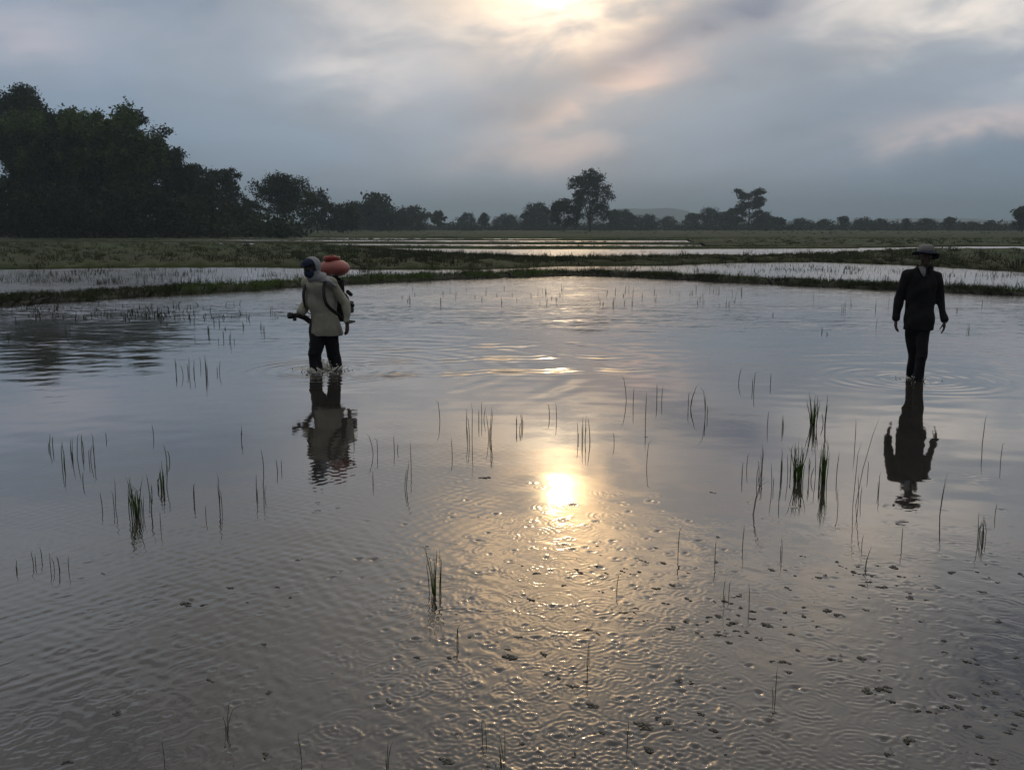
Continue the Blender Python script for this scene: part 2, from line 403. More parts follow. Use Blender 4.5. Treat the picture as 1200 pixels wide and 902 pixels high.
# ------------------------------------------------------------------ water: one sheet, waves and rain rings as real relief
def water_material():
    m = bpy.data.materials.new('paddy_water'); m.use_nodes = True; t = m.node_tree; t.nodes.clear()
    geo = t.nodes.new('ShaderNodeNewGeometry'); pos = geo.outputs['Position']
    sx = t.nodes.new('ShaderNodeSeparateXYZ'); t.links.new(pos, sx.inputs[0])
    x, y = Nd(t, sx.outputs[0]), Nd(t, sx.outputs[1])
    fine = noise(t, pos, 9.0, 3, .6, .2)
    mid = noise(t, combine(t, x*2.2, y*3.4, 0.0), 1.0, 3, .55, .3)
    wind = maprange(t, noise(t, combine(t, x*.10+y*.03, y*.32, 0.0), 1.0, 4, .6, .4), .36, .66)
    far = maprange(t, y, 9.0, 24.0)
    hgt = fine*(wind*.9+.1)*(far*1.0+.12) + mid*1.2*(wind*.7+.1)*(far*1.0+.05)
    bn = t.nodes.new('ShaderNodeBump'); bn.inputs['Strength'].default_value = 1.0; bn.inputs['Distance'].default_value = .006
    t.links.new(hgt.s, bn.inputs['Height'])
    # wind ripples too small for the mesh farther out: tilt of the facets
    def tilt(vec, det):
        n = t.nodes.new('ShaderNodeTexNoise'); n.inputs['Scale'].default_value = 1.0; n.inputs['Detail'].default_value = det; n.inputs['Roughness'].default_value = .62
        t.links.new(vec.s, n.inputs['Vector']); s3 = t.nodes.new('ShaderNodeSeparateColor'); t.links.new(n.outputs['Color'], s3.inputs[0])
        return Nd(t, s3.outputs[0])-.5, Nd(t, s3.outputs[1])-.5
    a1, b1 = tilt(combine(t, x*5, y*8, 0.0), 3.0); a2, b2 = tilt(combine(t, x*1.2, y*3.2, 5.0), 3.0)
    amp = (maprange(t, y, 11.0, 23.0)*.42+maprange(t, y, 20.0, 60.0)*.2)*(wind*.7+.3)
    ns = t.nodes.new('ShaderNodeSeparateXYZ'); t.links.new(bn.outputs[0], ns.inputs[0])
    tn = combine(t, Nd(t, ns.outputs[0])+(a1+a2*.8)*amp*.6, Nd(t, ns.outputs[1])+(b1+b2*.8)*amp, Nd(t, ns.outputs[2]))
    nm = t.nodes.new('ShaderNodeVectorMath'); nm.operation = 'NORMALIZE'; t.links.new(tn.s, nm.inputs[0])
    nrm = nm.outputs[0]
    muddy = mixcol(t, maprange(t, noise(t, pos, .8, 4, .6), .35, .65), (.062, .055, .046), (.045, .044, .04))
    df = t.nodes.new('ShaderNodeBsdfDiffuse'); t.links.new(muddy.s, df.inputs[0]); t.links.new(nrm, df.inputs['Normal'])
    gl = t.nodes.new('ShaderNodeBsdfGlossy'); t.links.new((maprange(t, y, 12.0, 24.0, .03, .19, False)+maprange(t, y, 30.0, 80.0, 0, .05)).s, gl.inputs['Roughness']); t.links.new(nrm, gl.inputs['Normal'])
    lw = t.nodes.new('ShaderNodeLayerWeight'); lw.inputs[0].default_value = .5; t.links.new(nrm, lw.inputs['Normal'])
    fac = Nd(t, lw.outputs['Facing'])**2.7*.93+.05
    mxs = t.nodes.new('ShaderNodeMixShader'); t.links.new(fac.s, mxs.inputs[0])
    t.links.new(df.outputs[0], mxs.inputs[1]); t.links.new(gl.outputs[0], mxs.inputs[2])
    o = t.nodes.new('ShaderNodeOutputMaterial'); t.links.new(mxs.outputs[0], o.inputs[0])
    return m
M['water'] = water_material()
P1 = ground(384, 434); P2 = ground(1072, 444)
def build_water():
    rows = [1.2]
    while rows[-1] < 420:
        r = rows[-1]; rows.append(r*(1+(.0025 if r < 14 else min(.0025*(r/14)**1.3, .03))))
    rr = np.array(rows); aa = np.linspace(-R(72), R(72), 900)
    # denser columns towards the middle
    aa = np.sign(aa)*(np.abs(aa)/R(72))**1.6*R(72)*.55+aa*.45
    Rg, Ag = np.meshgrid(rr, aa, indexing='ij')
    X, Y = Rg*np.sin(Ag), Rg*np.cos(Ag); H = np.zeros_like(X)
    sm = lambda a, b, v: np.clip((v-a)/(b-a), 0, 1)**2*(3-2*np.clip((v-a)/(b-a), 0, 1))
    spacing = np.gradient(rr)[:, None]
    # gentle chop: stronger near, almost glassy where the two men walk
    near = .07+.93*sm(6.7, 4.4, Rg)
    leftish = .45+.55*sm(.10, -.12, np.abs(Ag+.25)-.25)
    for k in range(34):
        lam = .03+.13*rng.uniform(0, 1)**2; th = rng.normal(0.9, .9); kk = 2*math.pi/lam
        sl = .0085*rng.uniform(.6, 1.3)
        fade = np.clip((lam/np.maximum(spacing, .008)-3)/3, 0, 1)
        ph = kk*(X*math.cos(th)+Y*math.sin(th))+rng.uniform(0, 6.3)+1.2*np.sin(X*rng.uniform(.5, 2)+Y*rng.uniform(.5, 2)+rng.uniform(0, 6))
        H += sl/kk*np.sin(ph)*near*fade*leftish
    for k in range(16):
        lam = rng.uniform(.25, .9); th = rng.normal(1.4, .45); kk = 2*math.pi/lam
        fade = np.clip((lam/np.maximum(spacing, .008)-3)/3, 0, 1)*np.exp(-Rg/40)
        ph = kk*(X*math.cos(th)+Y*math.sin(th))+rng.uniform(0, 6.3)+1.5*np.sin(X*.7*rng.uniform(.5, 2)+Y*.4+rng.uniform(0, 6))
        H += (.0014+.0022*sm(9, 16, Rg))/kk*np.sin(ph)*fade
    # fine diagonal ripple on the left half
    lm = sm(.06, -.12, Ag)*sm(3.6, 5.0, Rg)*sm(10.5, 8.0, Rg)+.6*sm(.1, -.05, Ag)*sm(5.0, 3.6, Rg)
    for k in range(18):
        lam = rng.uniform(.035, .085); th = rng.normal(.75, .4)*rng.choice([1, 1, -1]); kk = 2*math.pi/lam
        fade = np.clip((lam/np.maximum(spacing, .008)-3)/3, 0, 1)
        ph = kk*(X*math.cos(th)+Y*math.sin(th))+rng.uniform(0, 6.3)+2*np.sin(X*rng.uniform(1, 4)+Y*rng.uniform(1, 4)+rng.uniform(0, 6))
        H += .02/kk*np.sin(ph)*lm*fade
    def ring(cx, cy, Rr, lam, amp, wid, crater=0.0, amask=None):
        r0 = math.hypot(cx, cy); a0 = math.atan2(cx, cy); ext = Rr+2.5*wid+.02
        i0, i1 = np.searchsorted(rr, [r0-ext, r0+ext]); da = math.asin(min(.99, ext/r0))
        j0, j1 = np.searchsorted(aa, [a0-da, a0+da])
        if i1 <= i0 or j1 <= j0: return
        s = np.s_[i0:i1, j0:j1]
        ddx, ddy = X[s]-cx, Y[s]-cy; d = np.hypot(ddx, ddy)
        h = amp*np.exp(-((d-Rr)/wid)**2)*np.cos(2*math.pi*(d-Rr)/lam)
        if amask is not None: h = h*amask(ddx, ddy, d)
        if crater: h = h+crater*(-np.exp(-(d/.011)**2)+.55*np.exp(-((d-.022)/.008)**2))
        H[s] += h
    def mask():
        q1, q2, q3 = rng.uniform(0, 6.3, 3)
        return lambda u, v, d: np.clip(.6+.35*np.sin(np.arctan2(v, u)+q1)+.35*np.sin(3*np.arctan2(v, u)+q2)+.2*np.sin(7*np.arctan2(v, u)+q3), 0, 1.3)
    n = 0
    while n < 2400:
        px, py = rng.uniform(-150, 1350), rng.uniform(535, 1020)
        p = (.30+.70*math.exp(-((px-700)/230)**2)+.12*(px > 780))*min(1, max(.03, (py-550)/90))
        if rng.uniform() > p: continue
        n += 1
        g = ground(px, py); big = rng.uniform() < .28
        Rr = rng.uniform(.045, .125) if big else rng.uniform(.008, .05)
        lam = .016+.10*Rr+rng.uniform(0, .006); amp = lam/6.28*rng.uniform(.16, .5)*math.exp(-Rr*6)
        ring(g.x, g.y, Rr, lam, amp, .009+.2*Rr, crater=(.0034*rng.uniform(.3, 1.2) if (not big and rng.uniform() < .3) else 0), amask=mask())
        if big: ring(g.x, g.y, Rr*.5, lam*.8, amp, .012+.1*Rr, amask=mask())
    # the dents of drops that have just struck
    k = 0
    while k < 520:
        px, py = rng.uniform(380, 1250), rng.uniform(585, 960)
        if rng.uniform() > .2+.8*math.exp(-((px-800)/230)**2): continue
        k += 1; g = ground(px, py); w = .006+.009*rng.uniform(0, 1)**2; dp = w*rng.uniform(.2, .62)
        r0 = math.hypot(g.x, g.y); a0 = math.atan2(g.x, g.y); ext = .09
        i0, i1 = np.searchsorted(rr, [r0-ext, r0+ext]); j0, j1 = np.searchsorted(aa, [a0-ext/r0, a0+ext/r0]); s_ = np.s_[i0:i1, j0:j1]
        q = rng.uniform(.7, 1.4); d = np.hypot((X[s_]-g.x)*q, (Y[s_]-g.y)/q); d = d*(1+.18*np.sin(3*np.arctan2(Y[s_]-g.y, X[s_]-g.x)+rng.uniform(0, 6)))
        H[s_] += -dp*np.exp(-(d/w)**2)+dp*rng.uniform(.1, .4)*np.exp(-((d-w*2)/(w*.6))**2)
    # rings and wake around the walkers
    for (p, f, tr) in ((P1, 1.0, Vector((.75, .55))), (P2, .4, Vector((.6, .8)))):
        tr = tr.normalized()
        for Rr, lam, amp, wid in ((.12, .09, .008, .1), (.3, .12, .006, .14), (.55, .16, .005, .2), (.95, .22, .004, .3)):
            ring(p.x+rng.normal()*.05, p.y+rng.normal()*.05, Rr, lam, amp*f, wid, amask=lambda u, v, d: .55+.45*np.sin(2*np.arctan2(v, u)+Rr*9)+.3*np.sin(5*np.arctan2(v, u)+Rr*23))
        for Rr, lam, amp, wid in ((1.5, .3, .004, .3), (2.3, .36, .0034, .4), (3.2, .42, .0028, .5), (4.2, .5, .0022, .6)):
            ring(p.x, p.y, Rr, lam, amp*f, wid, amask=lambda u, v, d: np.clip((u*tr.x+v*tr.y)/np.maximum(d, .05)*1.5-.1, 0, 1)*(.6+.4*np.sin(6*np.arctan2(v, u)+d*5)))
    # the long bow wave the sprayer leaves to the right
    for (a, b, amp, wid) in (((405, 441), (735, 433), .011, .09), ((410, 425), (700, 418), .008, .12), ((420, 412), (640, 404), .006, .15)):
        A, B = ground(*a), ground(*b); d = (B-A); L = d.length; d.normalize()
        u = (X-A.x)*d.x+(Y-A.y)*d.y; v = -(X-A.x)*d.y+(Y-A.y)*d.x+.06*np.sin(u*2.1)+.05*np.sin(u*5.3+1)+.02*np.sin(u*13)
        w = sm(-.2, .4, u)*sm(L+1.2, L-1.0, u)
        H += amp*w*np.exp(-(v/(wid*2.2))**2)*np.cos(v/wid*2.4)*(.55+.3*np.sin(u*3.7)+.3*np.sin(u*8.9+2))
    P = np.stack([X, Y, H], -1)
    o = link('water', grid_mesh('water', P), M['water']); return tag(o, kind='structure')
build_water()

# ------------------------------------------------------------------ grass on bunds and fields (uncountable)
def blades(name, pts, hgt, wid, m, lean=.5, jit=.3):
    """pts (n,2)+z; every blade two bent triangles-and-quad"""
    n = len(pts); P = np.asarray(pts, float)
    h = hgt*rng.uniform(.45, 1.25, n); w = wid*rng.uniform(.6, 1.3, n)
    th = rng.uniform(0, 2*math.pi, n); dirx, diry = np.cos(th), np.sin(th)
    ln = rng.normal(0, lean, (n, 2))*h[:, None]
    V = np.zeros((n, 5, 3))
    off = np.stack([dirx*w/2, diry*w/2, 0*w], -1)
    mid = P+np.stack([ln[:, 0]*.35, ln[:, 1]*.35, h*.6], -1); tip = P+np.stack([ln[:, 0], ln[:, 1], h], -1)
    V[:, 0] = P-off; V[:, 1] = P+off; V[:, 2] = mid+off*.7; V[:, 3] = mid-off*.7; V[:, 4] = tip
    b = np.arange(n)[:, None]*5
    T = np.concatenate([b+[0, 1, 2], b+[0, 2, 3], b+[3, 2, 4]], 0)
    return tag(link(name, face_mesh(name, V.reshape(-1, 3), T, False), m), kind='stuff')
def scatter(s, n, v0=-.1, v1=1.0, u0=0, u1=1, clump=0, power=1.0, gate=True):
    A, B, h = s; nx = len(A)
    if clump:
        nc = max(1, n//clump); u = np.repeat(rng.uniform(u0, u1, nc), clump)[:n]; v = np.repeat(v0+(v1-v0)*rng.uniform(0, 1, nc)**power, clump)[:n]
        jit = .16
    else:
        u = rng.uniform(u0, u1, n); v = v0+(v1-v0)*rng.uniform(0, 1, n)**power; jit = 0
    if gate:
        q = rng.uniform(0, 6.3, 3); dn = .55+.3*np.sin(u*nx*.31+q[0])+.3*np.sin(u*nx*.83+q[1])+.2*np.sin(u*nx*.11+q[2]); kp = rng.uniform(0, 1, len(u)) < dn; u, v = u[kp], v[kp]
    f = u*(nx-1); i = np.clip(f.astype(int), 0, nx-2); t = (f-i)[:, None]
    a = A[i]*(1-t)+A[i+1]*t; b = B[i]*(1-t)+B[i+1]*t
    p = a+(b-a)*v[:, None]+rng.normal(size=a.shape)*jit
    z = np.where((v < .06) | (v > .96), h*.15, h*.85)
    return np.c_[p, z]
blades('grass', scatter(sA1, 11000, -.06, .7, clump=16), .17, .018, M['grass_dark'], .45)  # dark colour carries the shade on the left bund's grass
blades('grass', scatter(sA2, 16000, -.05, 1.0, clump=9), .17, .016, M['grass_green'], .45)
blades('grass', scatter(sA2, 1600, .3, 1.05, .4, 1, clump=10), .27, .018, M['grass_dark'], .4)
blades('grass', scatter(sA3, 24000, -.08, 1.05, clump=9), .15, .017, M['grass_dark'], .5)
blades('grass', scatter(sA3, 4000, .2, 1.0, clump=8), .18, .016, M['grass_green'], .4)
blades('grass', scatter(sA3, 2400, .1, 1.0, clump=14), .30, .018, M['grass_dark'], .4)
blades('grass', scatter(sB, 40000, 0, 1, clump=9), .17, .04, M['grass_dry'], .6)
blades('grass', scatter(sB, 44000, 0, .95, clump=14, power=1.2), .22, .035, M['grass_dark'], .6)
blades('grass', scatter(sB, 5000, 0, .9, clump=30), .42, .035, M['grass_dark'], .5)
blades('grass', scatter(sB, 3000, 0, .9, clump=18), .36, .035, M['grass_dry'], .5)
blades('grass', scatter(sB, 9000, 0, .5, .30, .55, clump=26), .34, .03, M['grass_dark'], .5)
blades('grass', scatter(sC1, 8000, 0, 1, clump=10), .15, .05, M['grass_dry'], .5)
blades('grass', scatter(sC2, 8000, 0, 1, clump=10), .16, .06, M['grass_dry'], .5)
blades('grass', scatter(sR, 14000, 0, 1, clump=20), .2, .07, M['grass_dry'], .5)
blades('grass', scatter(sD, 7000, 0, 1, clump=14), .18, .08, M['grass_dark'], .5)
blades('grass', scatter(sE, 22000, 0, .16, clump=24, power=1.6), .28, .10, M['grass_dry'], .5)
blades('grass', scatter(sE, 16000, 0, .22, clump=24, power=1.4), .3, .12, M['grass_green'], .5)

# ------------------------------------------------------------------ trees
def leaves_mesh(name, cen, size, droop=0.0):
    n = len(cen); a = rng.normal(size=(n, 3)); a /= np.linalg.norm(a, axis=1)[:, None]
    a[:, 2] = a[:, 2]*(1-droop)-droop*.8; a /= np.linalg.norm(a, axis=1)[:, None]
    b = np.cross(a, rng.normal(size=(n, 3))); b /= np.linalg.norm(b, axis=1)[:, None]
    s = (size*rng.uniform(.5, 1.4, n))[:, None]
    V = np.stack([cen-a*s*.6, cen+b*s*.32, cen+a*s*.6, cen-b*s*.32], 1).reshape(-1, 3)
    return face_mesh(name, V, np.arange(4*n).reshape(-1, 4), False)
def limb(bm, pts, r0, r1, seg=7):
    q = bezier(pts, 4); k = len(q)
    tube(bm, q, [r0+(r1-r0)*i/(k-1) for i in range(k)], seg=seg)
def broadleaf(H, Wd, lobes, n, leaf, trunk_r, crown0=.3, flat=1.0, mats=('leaf_dark', 'bark'), name='tree', gap=.0, lobe_r=.26, trunks=1, top_round=.9):
    root = empty(name)
    bm = bmesh.new(); cs = []
    for k in range(lobes):
        t = (k+.5)/lobes; z = H*(crown0+(1-crown0)*(.12+.76*t**.85))
        hw = Wd/2*math.sin(math.pi*min(.97, .18+.78*((z/H-crown0)/(1-crown0))))**top_round*.78
        a = k*2.4+random.uniform(-.5, .5); rad = hw*random.uniform(.45, 1.0)
        c = Vector((rad*math.cos(a), rad*math.sin(a)*.9, z)); cs.append((c, Wd*lobe_r*random.uniform(.65, 1.15)))
    cs.append((Vector((0, 0, H*(1-.35*lobe_r))), Wd*lobe_r*.8))
    for q in range(trunks):
        ox = (q-(trunks-1)/2)*Wd*.14
        limb(bm, [(ox*1.2, 0, -.4), (ox, .1, H*.15), (ox*.8+random.uniform(-.02, .02)*H, .1, H*crown0*1.1), (ox*.3, 0, H*.8)], trunk_r, trunk_r*.2, 9)
    for c, r in cs:
        z0 = min(H*crown0*random.uniform(.75, 1.15), c.z*.8)
        limb(bm, [(0, 0, z0), (c.x*.45, c.y*.45, z0+(c.z-z0)*.45), tuple(c)], trunk_r*.42, trunk_r*.07)
    bm_obj('trunk', bm, M[mats[1]], root)
    pts = []
    wts = np.array([r**2 for c, r in cs]); wts /= wts.sum()
    for (c, r), w in zip(cs, wts):
        k = int(n*w); sub = max(4, int(9*(1+gap)))
        d = rng.normal(size=(sub, 3)); d /= np.linalg.norm(d, axis=1)[:, None]
        d *= (rng.uniform(.3, 1.0, sub)**.5)[:, None]*np.array([1, 1, .72*flat])*r
        pick = rng.integers(0, sub, k)
        g = rng.normal(size=(k, 3))*r*(.24-.08*gap)*np.array([1, 1, .75])
        pts.append(np.array(c)+d[pick]+g)
    pts = np.concatenate(pts)
    link('crown', leaves_mesh('crown', pts, leaf), M[mats[0]], root)
    return root
def bamboo(H, Wd, culms, n, leaf):
    root = empty('bamboo_clump'); bm = bmesh.new(); pts = []
    for k in range(culms):
        a = random.uniform(0, 6.28); b = random.uniform(0, 1)**.6*Wd*.16; h = H*random.uniform(.7, 1.0)*(1-.12*abs(math.cos(a)))
        lean = random.uniform(.15, 1)*Wd*.36
        q = bezier([(b*math.cos(a), b*math.sin(a), -.3), (b*1.2*math.cos(a), b*1.2*math.sin(a), h*.5), ((b+lean*.45)*math.cos(a), (b+lean*.45)*math.sin(a), h*.88), ((b+lean)*math.cos(a), (b+lean)*math.sin(a), h*random.uniform(.86, 1.0))], 6)
        tube(bm, q, [.09*(1-.8*i/(len(q)-1)) for i in range(len(q))], seg=5)
        Q = np.array([tuple(v) for v in q]); m = n//culms
        f = (rng.uniform(.10, 1, m)**.75)*(len(Q)-1); i = np.clip(f.astype(int), 0, len(Q)-2); t = (f-i)[:, None]
        c = Q[i]*(1-t)+Q[i+1]*t
        nb = 26; off = rng.normal(size=(nb, 3))*np.array([1, 1, .5])*Wd*.065
        c = c+off[(f*nb/len(Q)).astype(int) % nb]+rng.normal(size=(m, 3))*Wd*.03
        c[:, 2] -= np.abs(rng.normal(size=m))*H*.035
        pts.append(c[c[:, 2] > .1])
    bm_obj('culm', bm, M['culm'], root)
    link('crown', leaves_mesh('crown', np.concatenate(pts), leaf, .55), M['leaf_bamboo'], root)
    return root
def place(t, px, Y, label, cat='tree', group=None, rz=0, s=1.0):
    p = at_depth(px, Y); t.location = (p.x, p.y, .12); t.rotation_euler = (0, 0, rz); t.scale = (s, s, s) if not isinstance(s, tuple) else s
    tag(t, label, cat, group); return t

GL = 'trees of the dark grove on the left'
def hgt(py, Y): return z_at(py, Y)-.12
# the grove at the left edge
place(broadleaf(hgt(100, 185), 15, 12, 18000, .45, .5, .45, .9, lobe_r=.24), 36, 185, 'tall round-crowned tree rising above the bamboo at the far left edge', group=GL)
place(bamboo(hgt(112, 165), 16, 34, 22000, .5), -38, 165, 'dark bamboo clump cut off by the left edge of the view', 'bamboo', GL)
place(bamboo(hgt(118, 162), 13, 34, 22000, .5), 40, 162, 'dark feathery bamboo clump directly below the tall round-crowned tree', 'bamboo', GL, 1)
place(bamboo(hgt(114, 170), 13, 34, 22000, .5), 72, 170, 'bamboo clump standing between the tall round-crowned tree and the tallest bamboo', 'bamboo', GL, 2.5)
place(bamboo(hgt(112, 168), 12, 34, 20000, .5), 134, 168, 'bamboo clump set back between the tallest bamboo and the pale green clump', 'bamboo', GL, 4.5)
place(bamboo(hgt(106, 160), 13, 36, 24000, .5), 105, 160, 'tall bamboo clump in the middle of the dark grove', 'bamboo', GL, 2)
place(bamboo(hgt(116, 158), 12, 34, 22000, .48), 158, 158, 'paler green drooping bamboo clump at the right end of the bamboo', 'bamboo', GL, 3)
place(broadleaf(hgt(126, 178), 15, 11, 9000, .4, .35, .3, .8, gap=.6, lobe_r=.2), 168, 178, 'sparse-topped tree with sky showing through behind the pale green bamboo', group=GL)
place(broadleaf(hgt(160, 174), 9, 10, 12000, .42, .3, .1), 192, 174, 'dark bushy tree pressed against the right side of the bamboo', group=GL)
place(broadleaf(hgt(186, 172), 9, 10, 12000, .4, .3, .12, 1.0), 208, 172, 'dark bushy tree stepping down towards the open-crowned tree, lower than its left neighbour', group=GL)
place(broadleaf(hgt(192, 190), 9, 10, 12000, .42, .3, .1, 1.0), 232, 190, 'dark leaning-topped tree between the grove and the round open tree', group=GL)
place(broadleaf(hgt(197, 205), 9.5, 9, 9500, .4, .3, .3, .9, gap=.3), 262, 205, 'round open-crowned tree at the right shoulder of the grove', group=GL)
place(broadleaf(hgt(207, 215), 14, 12, 13000, .4, .32, .36, .85, trunks=2, gap=.45), 330, 215, 'broad flat-topped tree on two trunks standing clear of the grove', group=GL)
place(broadleaf(hgt(234, 225), 8, 8, 7000, .4, .2, .08), 293, 225, 'low bushy tree filling the gap left of the two-trunked tree', group=GL)
place(broadleaf(hgt(226, 260), 11, 8, 4500, .6, .22, .08), 372, 260, 'low sloping tree just right of the two-trunked tree', group=GL)
place(broadleaf(hgt(240, 262), 9, 7, 3500, .6, .22, .06), 402, 262, 'small hazy tree ending the grove on its right', group=GL)
for i, (px, top, Y) in enumerate(((10, 215, 152), (80, 222, 150), (140, 226, 150), (190, 228, 155), (232, 236, 170), (275, 244, 190))):
    lab = ['dark shrub at the foot of the bamboo by the left edge', 'dark shrub at the foot of the second bamboo clump', 'dark shrub below the tallest bamboo clump',
           'dark shrub at the foot of the pale bamboo clump', 'dark shrub below the bushy tree beside the bamboo', 'low dark shrub below the round open-crowned tree'][i]
    place(broadleaf(hgt(top, Y), 9.5, 8, 4500, .55, .18, .02, name='shrub'), px, Y, lab, 'shrub', 'shrubs along the foot of the grove')
# the two lone trees on the fields
place(broadleaf(hgt(200, 330), 17, 18, 11000, .55, .42, .15, .9, gap=.35, mats=('leaf_far', 'bark'), top_round=.6, lobe_r=.2), 691, 330, 'tall lone tree with open crown standing in the middle of the fields')
place(broadleaf(hgt(236, 325), 12, 8, 4500, .6, .3, .16, .9, mats=('leaf_far', 'bark'), lobe_r=.24), 661, 325, 'short round dark tree close beside the tall lone tree')
def layered(H, Wd):
    root = empty('tree'); bm = bmesh.new(); pts = []
    limb(bm, [(0, 0, -.3), (.2, 0, H*.4), (-.3, 0, H*.7), (.2, 0, H*.95)], .42, .08, 8)
    tiers = [(.97, .30, 0, 300), (.96, .40, 3.3, 320), (.95, .42, .4, 320), (.92, .36, 2.2, 240), (.90, .42, 5.6, 260), (.86, .30, 1.2, 200), (.84, .34, 3.9, 200), (.78, .30, .2, 170), (.74, .36, 5.9, 220), (.70, .22, 2.9, 120), (.64, .34, .3, 220), (.60, .26, 3.4, 160), (.55, .36, 2.6, 300), (.50, .44, 3.2, 320), (.47, .34, .1, 240), (.42, .40, 4.0, 320), (.38, .36, .8, 300), (.30, .42, 2.4, 300), (.26, .42, 5.5, 300)]
    tiers += [(random.uniform(.58, .95), random.uniform(.18, .36), random.uniform(0, 6.28), 240) for _ in range(9)]
    for (z, ext, a, n) in tiers:
        e = Vector((math.cos(a)*Wd*ext, math.sin(a)*Wd*ext, z*H)); b = Vector((0, 0, z*H-.1*H))
        limb(bm, [tuple(b), tuple(b*.5+e*.5+Vector((0, 0, .2))), tuple(e)], .16, .04, 6)
        for k in range(3):
            c = b+(e-b)*(.55+.22*k)
            pts.append(np.array(c)+rng.normal(size=(n//3, 3))*np.array([Wd*.06, Wd*.06, H*random.uniform(.014, .03)])+np.array([0, 0, random.uniform(-.01, .02)*H]))
    bm_obj('trunk', bm, M['bark'], root)
    link('crown', leaves_mesh('crown', np.concatenate(pts), .7), M['leaf_far'], root)
    return root
place(layered(hgt(222, 420), 15), 877, 420, 'thin tiered tree with flat separate branches rising over the far tree line on the right')
# far tree line: shared crowns copied at their own places
protos = [broadleaf(10, 11, 8, 2600, .8, .25, .08, .9, mats=('leaf_far', 'bark')), broadleaf(10, 15, 10, 3000, .85, .28, .06, .8, mats=('leaf_far', 'bark')),
          broadleaf(10, 8, 7, 2000, .75, .22, .16, .95, mats=('leaf_far', 'bark'), gap=.4), broadleaf(10, 19, 11, 3200, .9, .25, .02, .7, mats=('leaf_far', 'bark'))]
far = [(418, 242, 340, 1), (440, 233, 345, 0), (458, 247, 350, 3), (482, 243, 380, 1), (514, 250, 400, 2), (546, 255, 470, 1), (568, 252, 440, 0), (592, 257, 480, 3),
       (618, 249, 430, 2), (632, 246, 440, 1), (718, 248, 430, 0), (732, 252, 450, 1), (757, 256, 480, 3), (782, 258, 500, 1), (812, 254, 480, 0), (832, 249, 460, 1), (852, 250, 440, 0),
       (858, 246, 430, 2), (896, 253, 430, 1), (912, 254, 420, 2), (940, 260, 460, 3), (965, 260, 450, 1), (988, 256, 440, 0), (1012, 260, 450, 3), (1032, 258, 440, 1), (1062, 257, 400, 0), (1086, 260, 420, 1), (1113, 256, 390, 0),
       (1140, 262, 420, 3), (1160, 262, 410, 1), (1198, 247, 300, 0), (1222, 240, 300, 1)]
ords = ['first', 'second', 'third', 'fourth', 'fifth', 'sixth', 'seventh', 'eighth', 'ninth', 'tenth', 'eleventh', 'twelfth', 'thirteenth', 'fourteenth', 'fifteenth', 'sixteenth']
used = set(); nl = nm = nr = 0
look = ['rounded', 'broad', 'slim', 'long low']
nleft = sum(1 for f in far if f[0] < 650); left_i = 0
for i, (px, top, Y, k) in enumerate(far):
    t = protos[k] if k not in used else copy_tree(protos[k]); used.add(k)
    h = hgt(top-2, Y)
    if px < 650:
        nth = ords[nleft-1-left_i]; left_i += 1
        lab = f'hazy {look[k]} tree in the far tree line, {nth} left of the tall lone tree'
    elif px < 870:
        lab = f'hazy {look[k]} tree in the far tree line, {ords[nm]} right of the tall lone tree'; nm += 1
    else:
        lab = f'hazy {look[k]} tree in the far tree line, {ords[nr]} right of the tiered tree'; nr += 1
    place(t, px, Y, lab, 'tree', 'hazy trees of the far tree line', random.uniform(0, 6.28), (h/10*random.uniform(.65, 1.5), h/10*random.uniform(.7, 1.4), h/10*random.uniform(.85, 1.1)))
# low scrub that joins the far trees
def scrub():
    K = 420; n = 46000; cl = rng.integers(0, K, n)
    cx = rng.uniform(330, 1290, K); cy = rng.uniform(400, 620, K); ch = rng.uniform(2.0, 5.5, K); cw = rng.uniform(4, 9, K)
    d = rng.normal(size=(n, 3)); d /= np.linalg.norm(d, axis=1)[:, None]; d *= (rng.uniform(0, 1, n)**.4)[:, None]
    X = (cx[cl]-600)/F/1.0142*cy[cl]+d[:, 0]*cw[cl]; Y = cy[cl]+d[:, 1]*4; Z = np.abs(d[:, 2])*ch[cl]+.2
    tag(link('scrub', leaves_mesh('scrub', np.stack([X, Y, Z], -1), 1.0), M['leaf_far']), 'low hazy scrub joining the far trees along the edge of the fields', 'scrub', kind='stuff')
scrub()
def undergrowth():
    n = 16000; px = rng.uniform(-160, 345, 260); cy = rng.uniform(158, 200, 260); cl = rng.integers(0, 260, n); ch = rng.uniform(2.0, 6.5, 260)*np.where(px > 250, .55, 1.0)
    X = (px[cl]-600)/F/1.0142*cy[cl]+rng.normal(size=n)*1.6; Y = cy[cl]+rng.normal(size=n)*1.5; Z = rng.beta(1.1, 1.7, n)*ch[cl]*1.4+.1
    tag(link('undergrowth', leaves_mesh('undergrowth', np.stack([X, Y, Z], -1), .75), M['leaf_dark']), 'dark undergrowth filling the foot of the grove on the left', 'undergrowth', kind='stuff')
undergrowth()

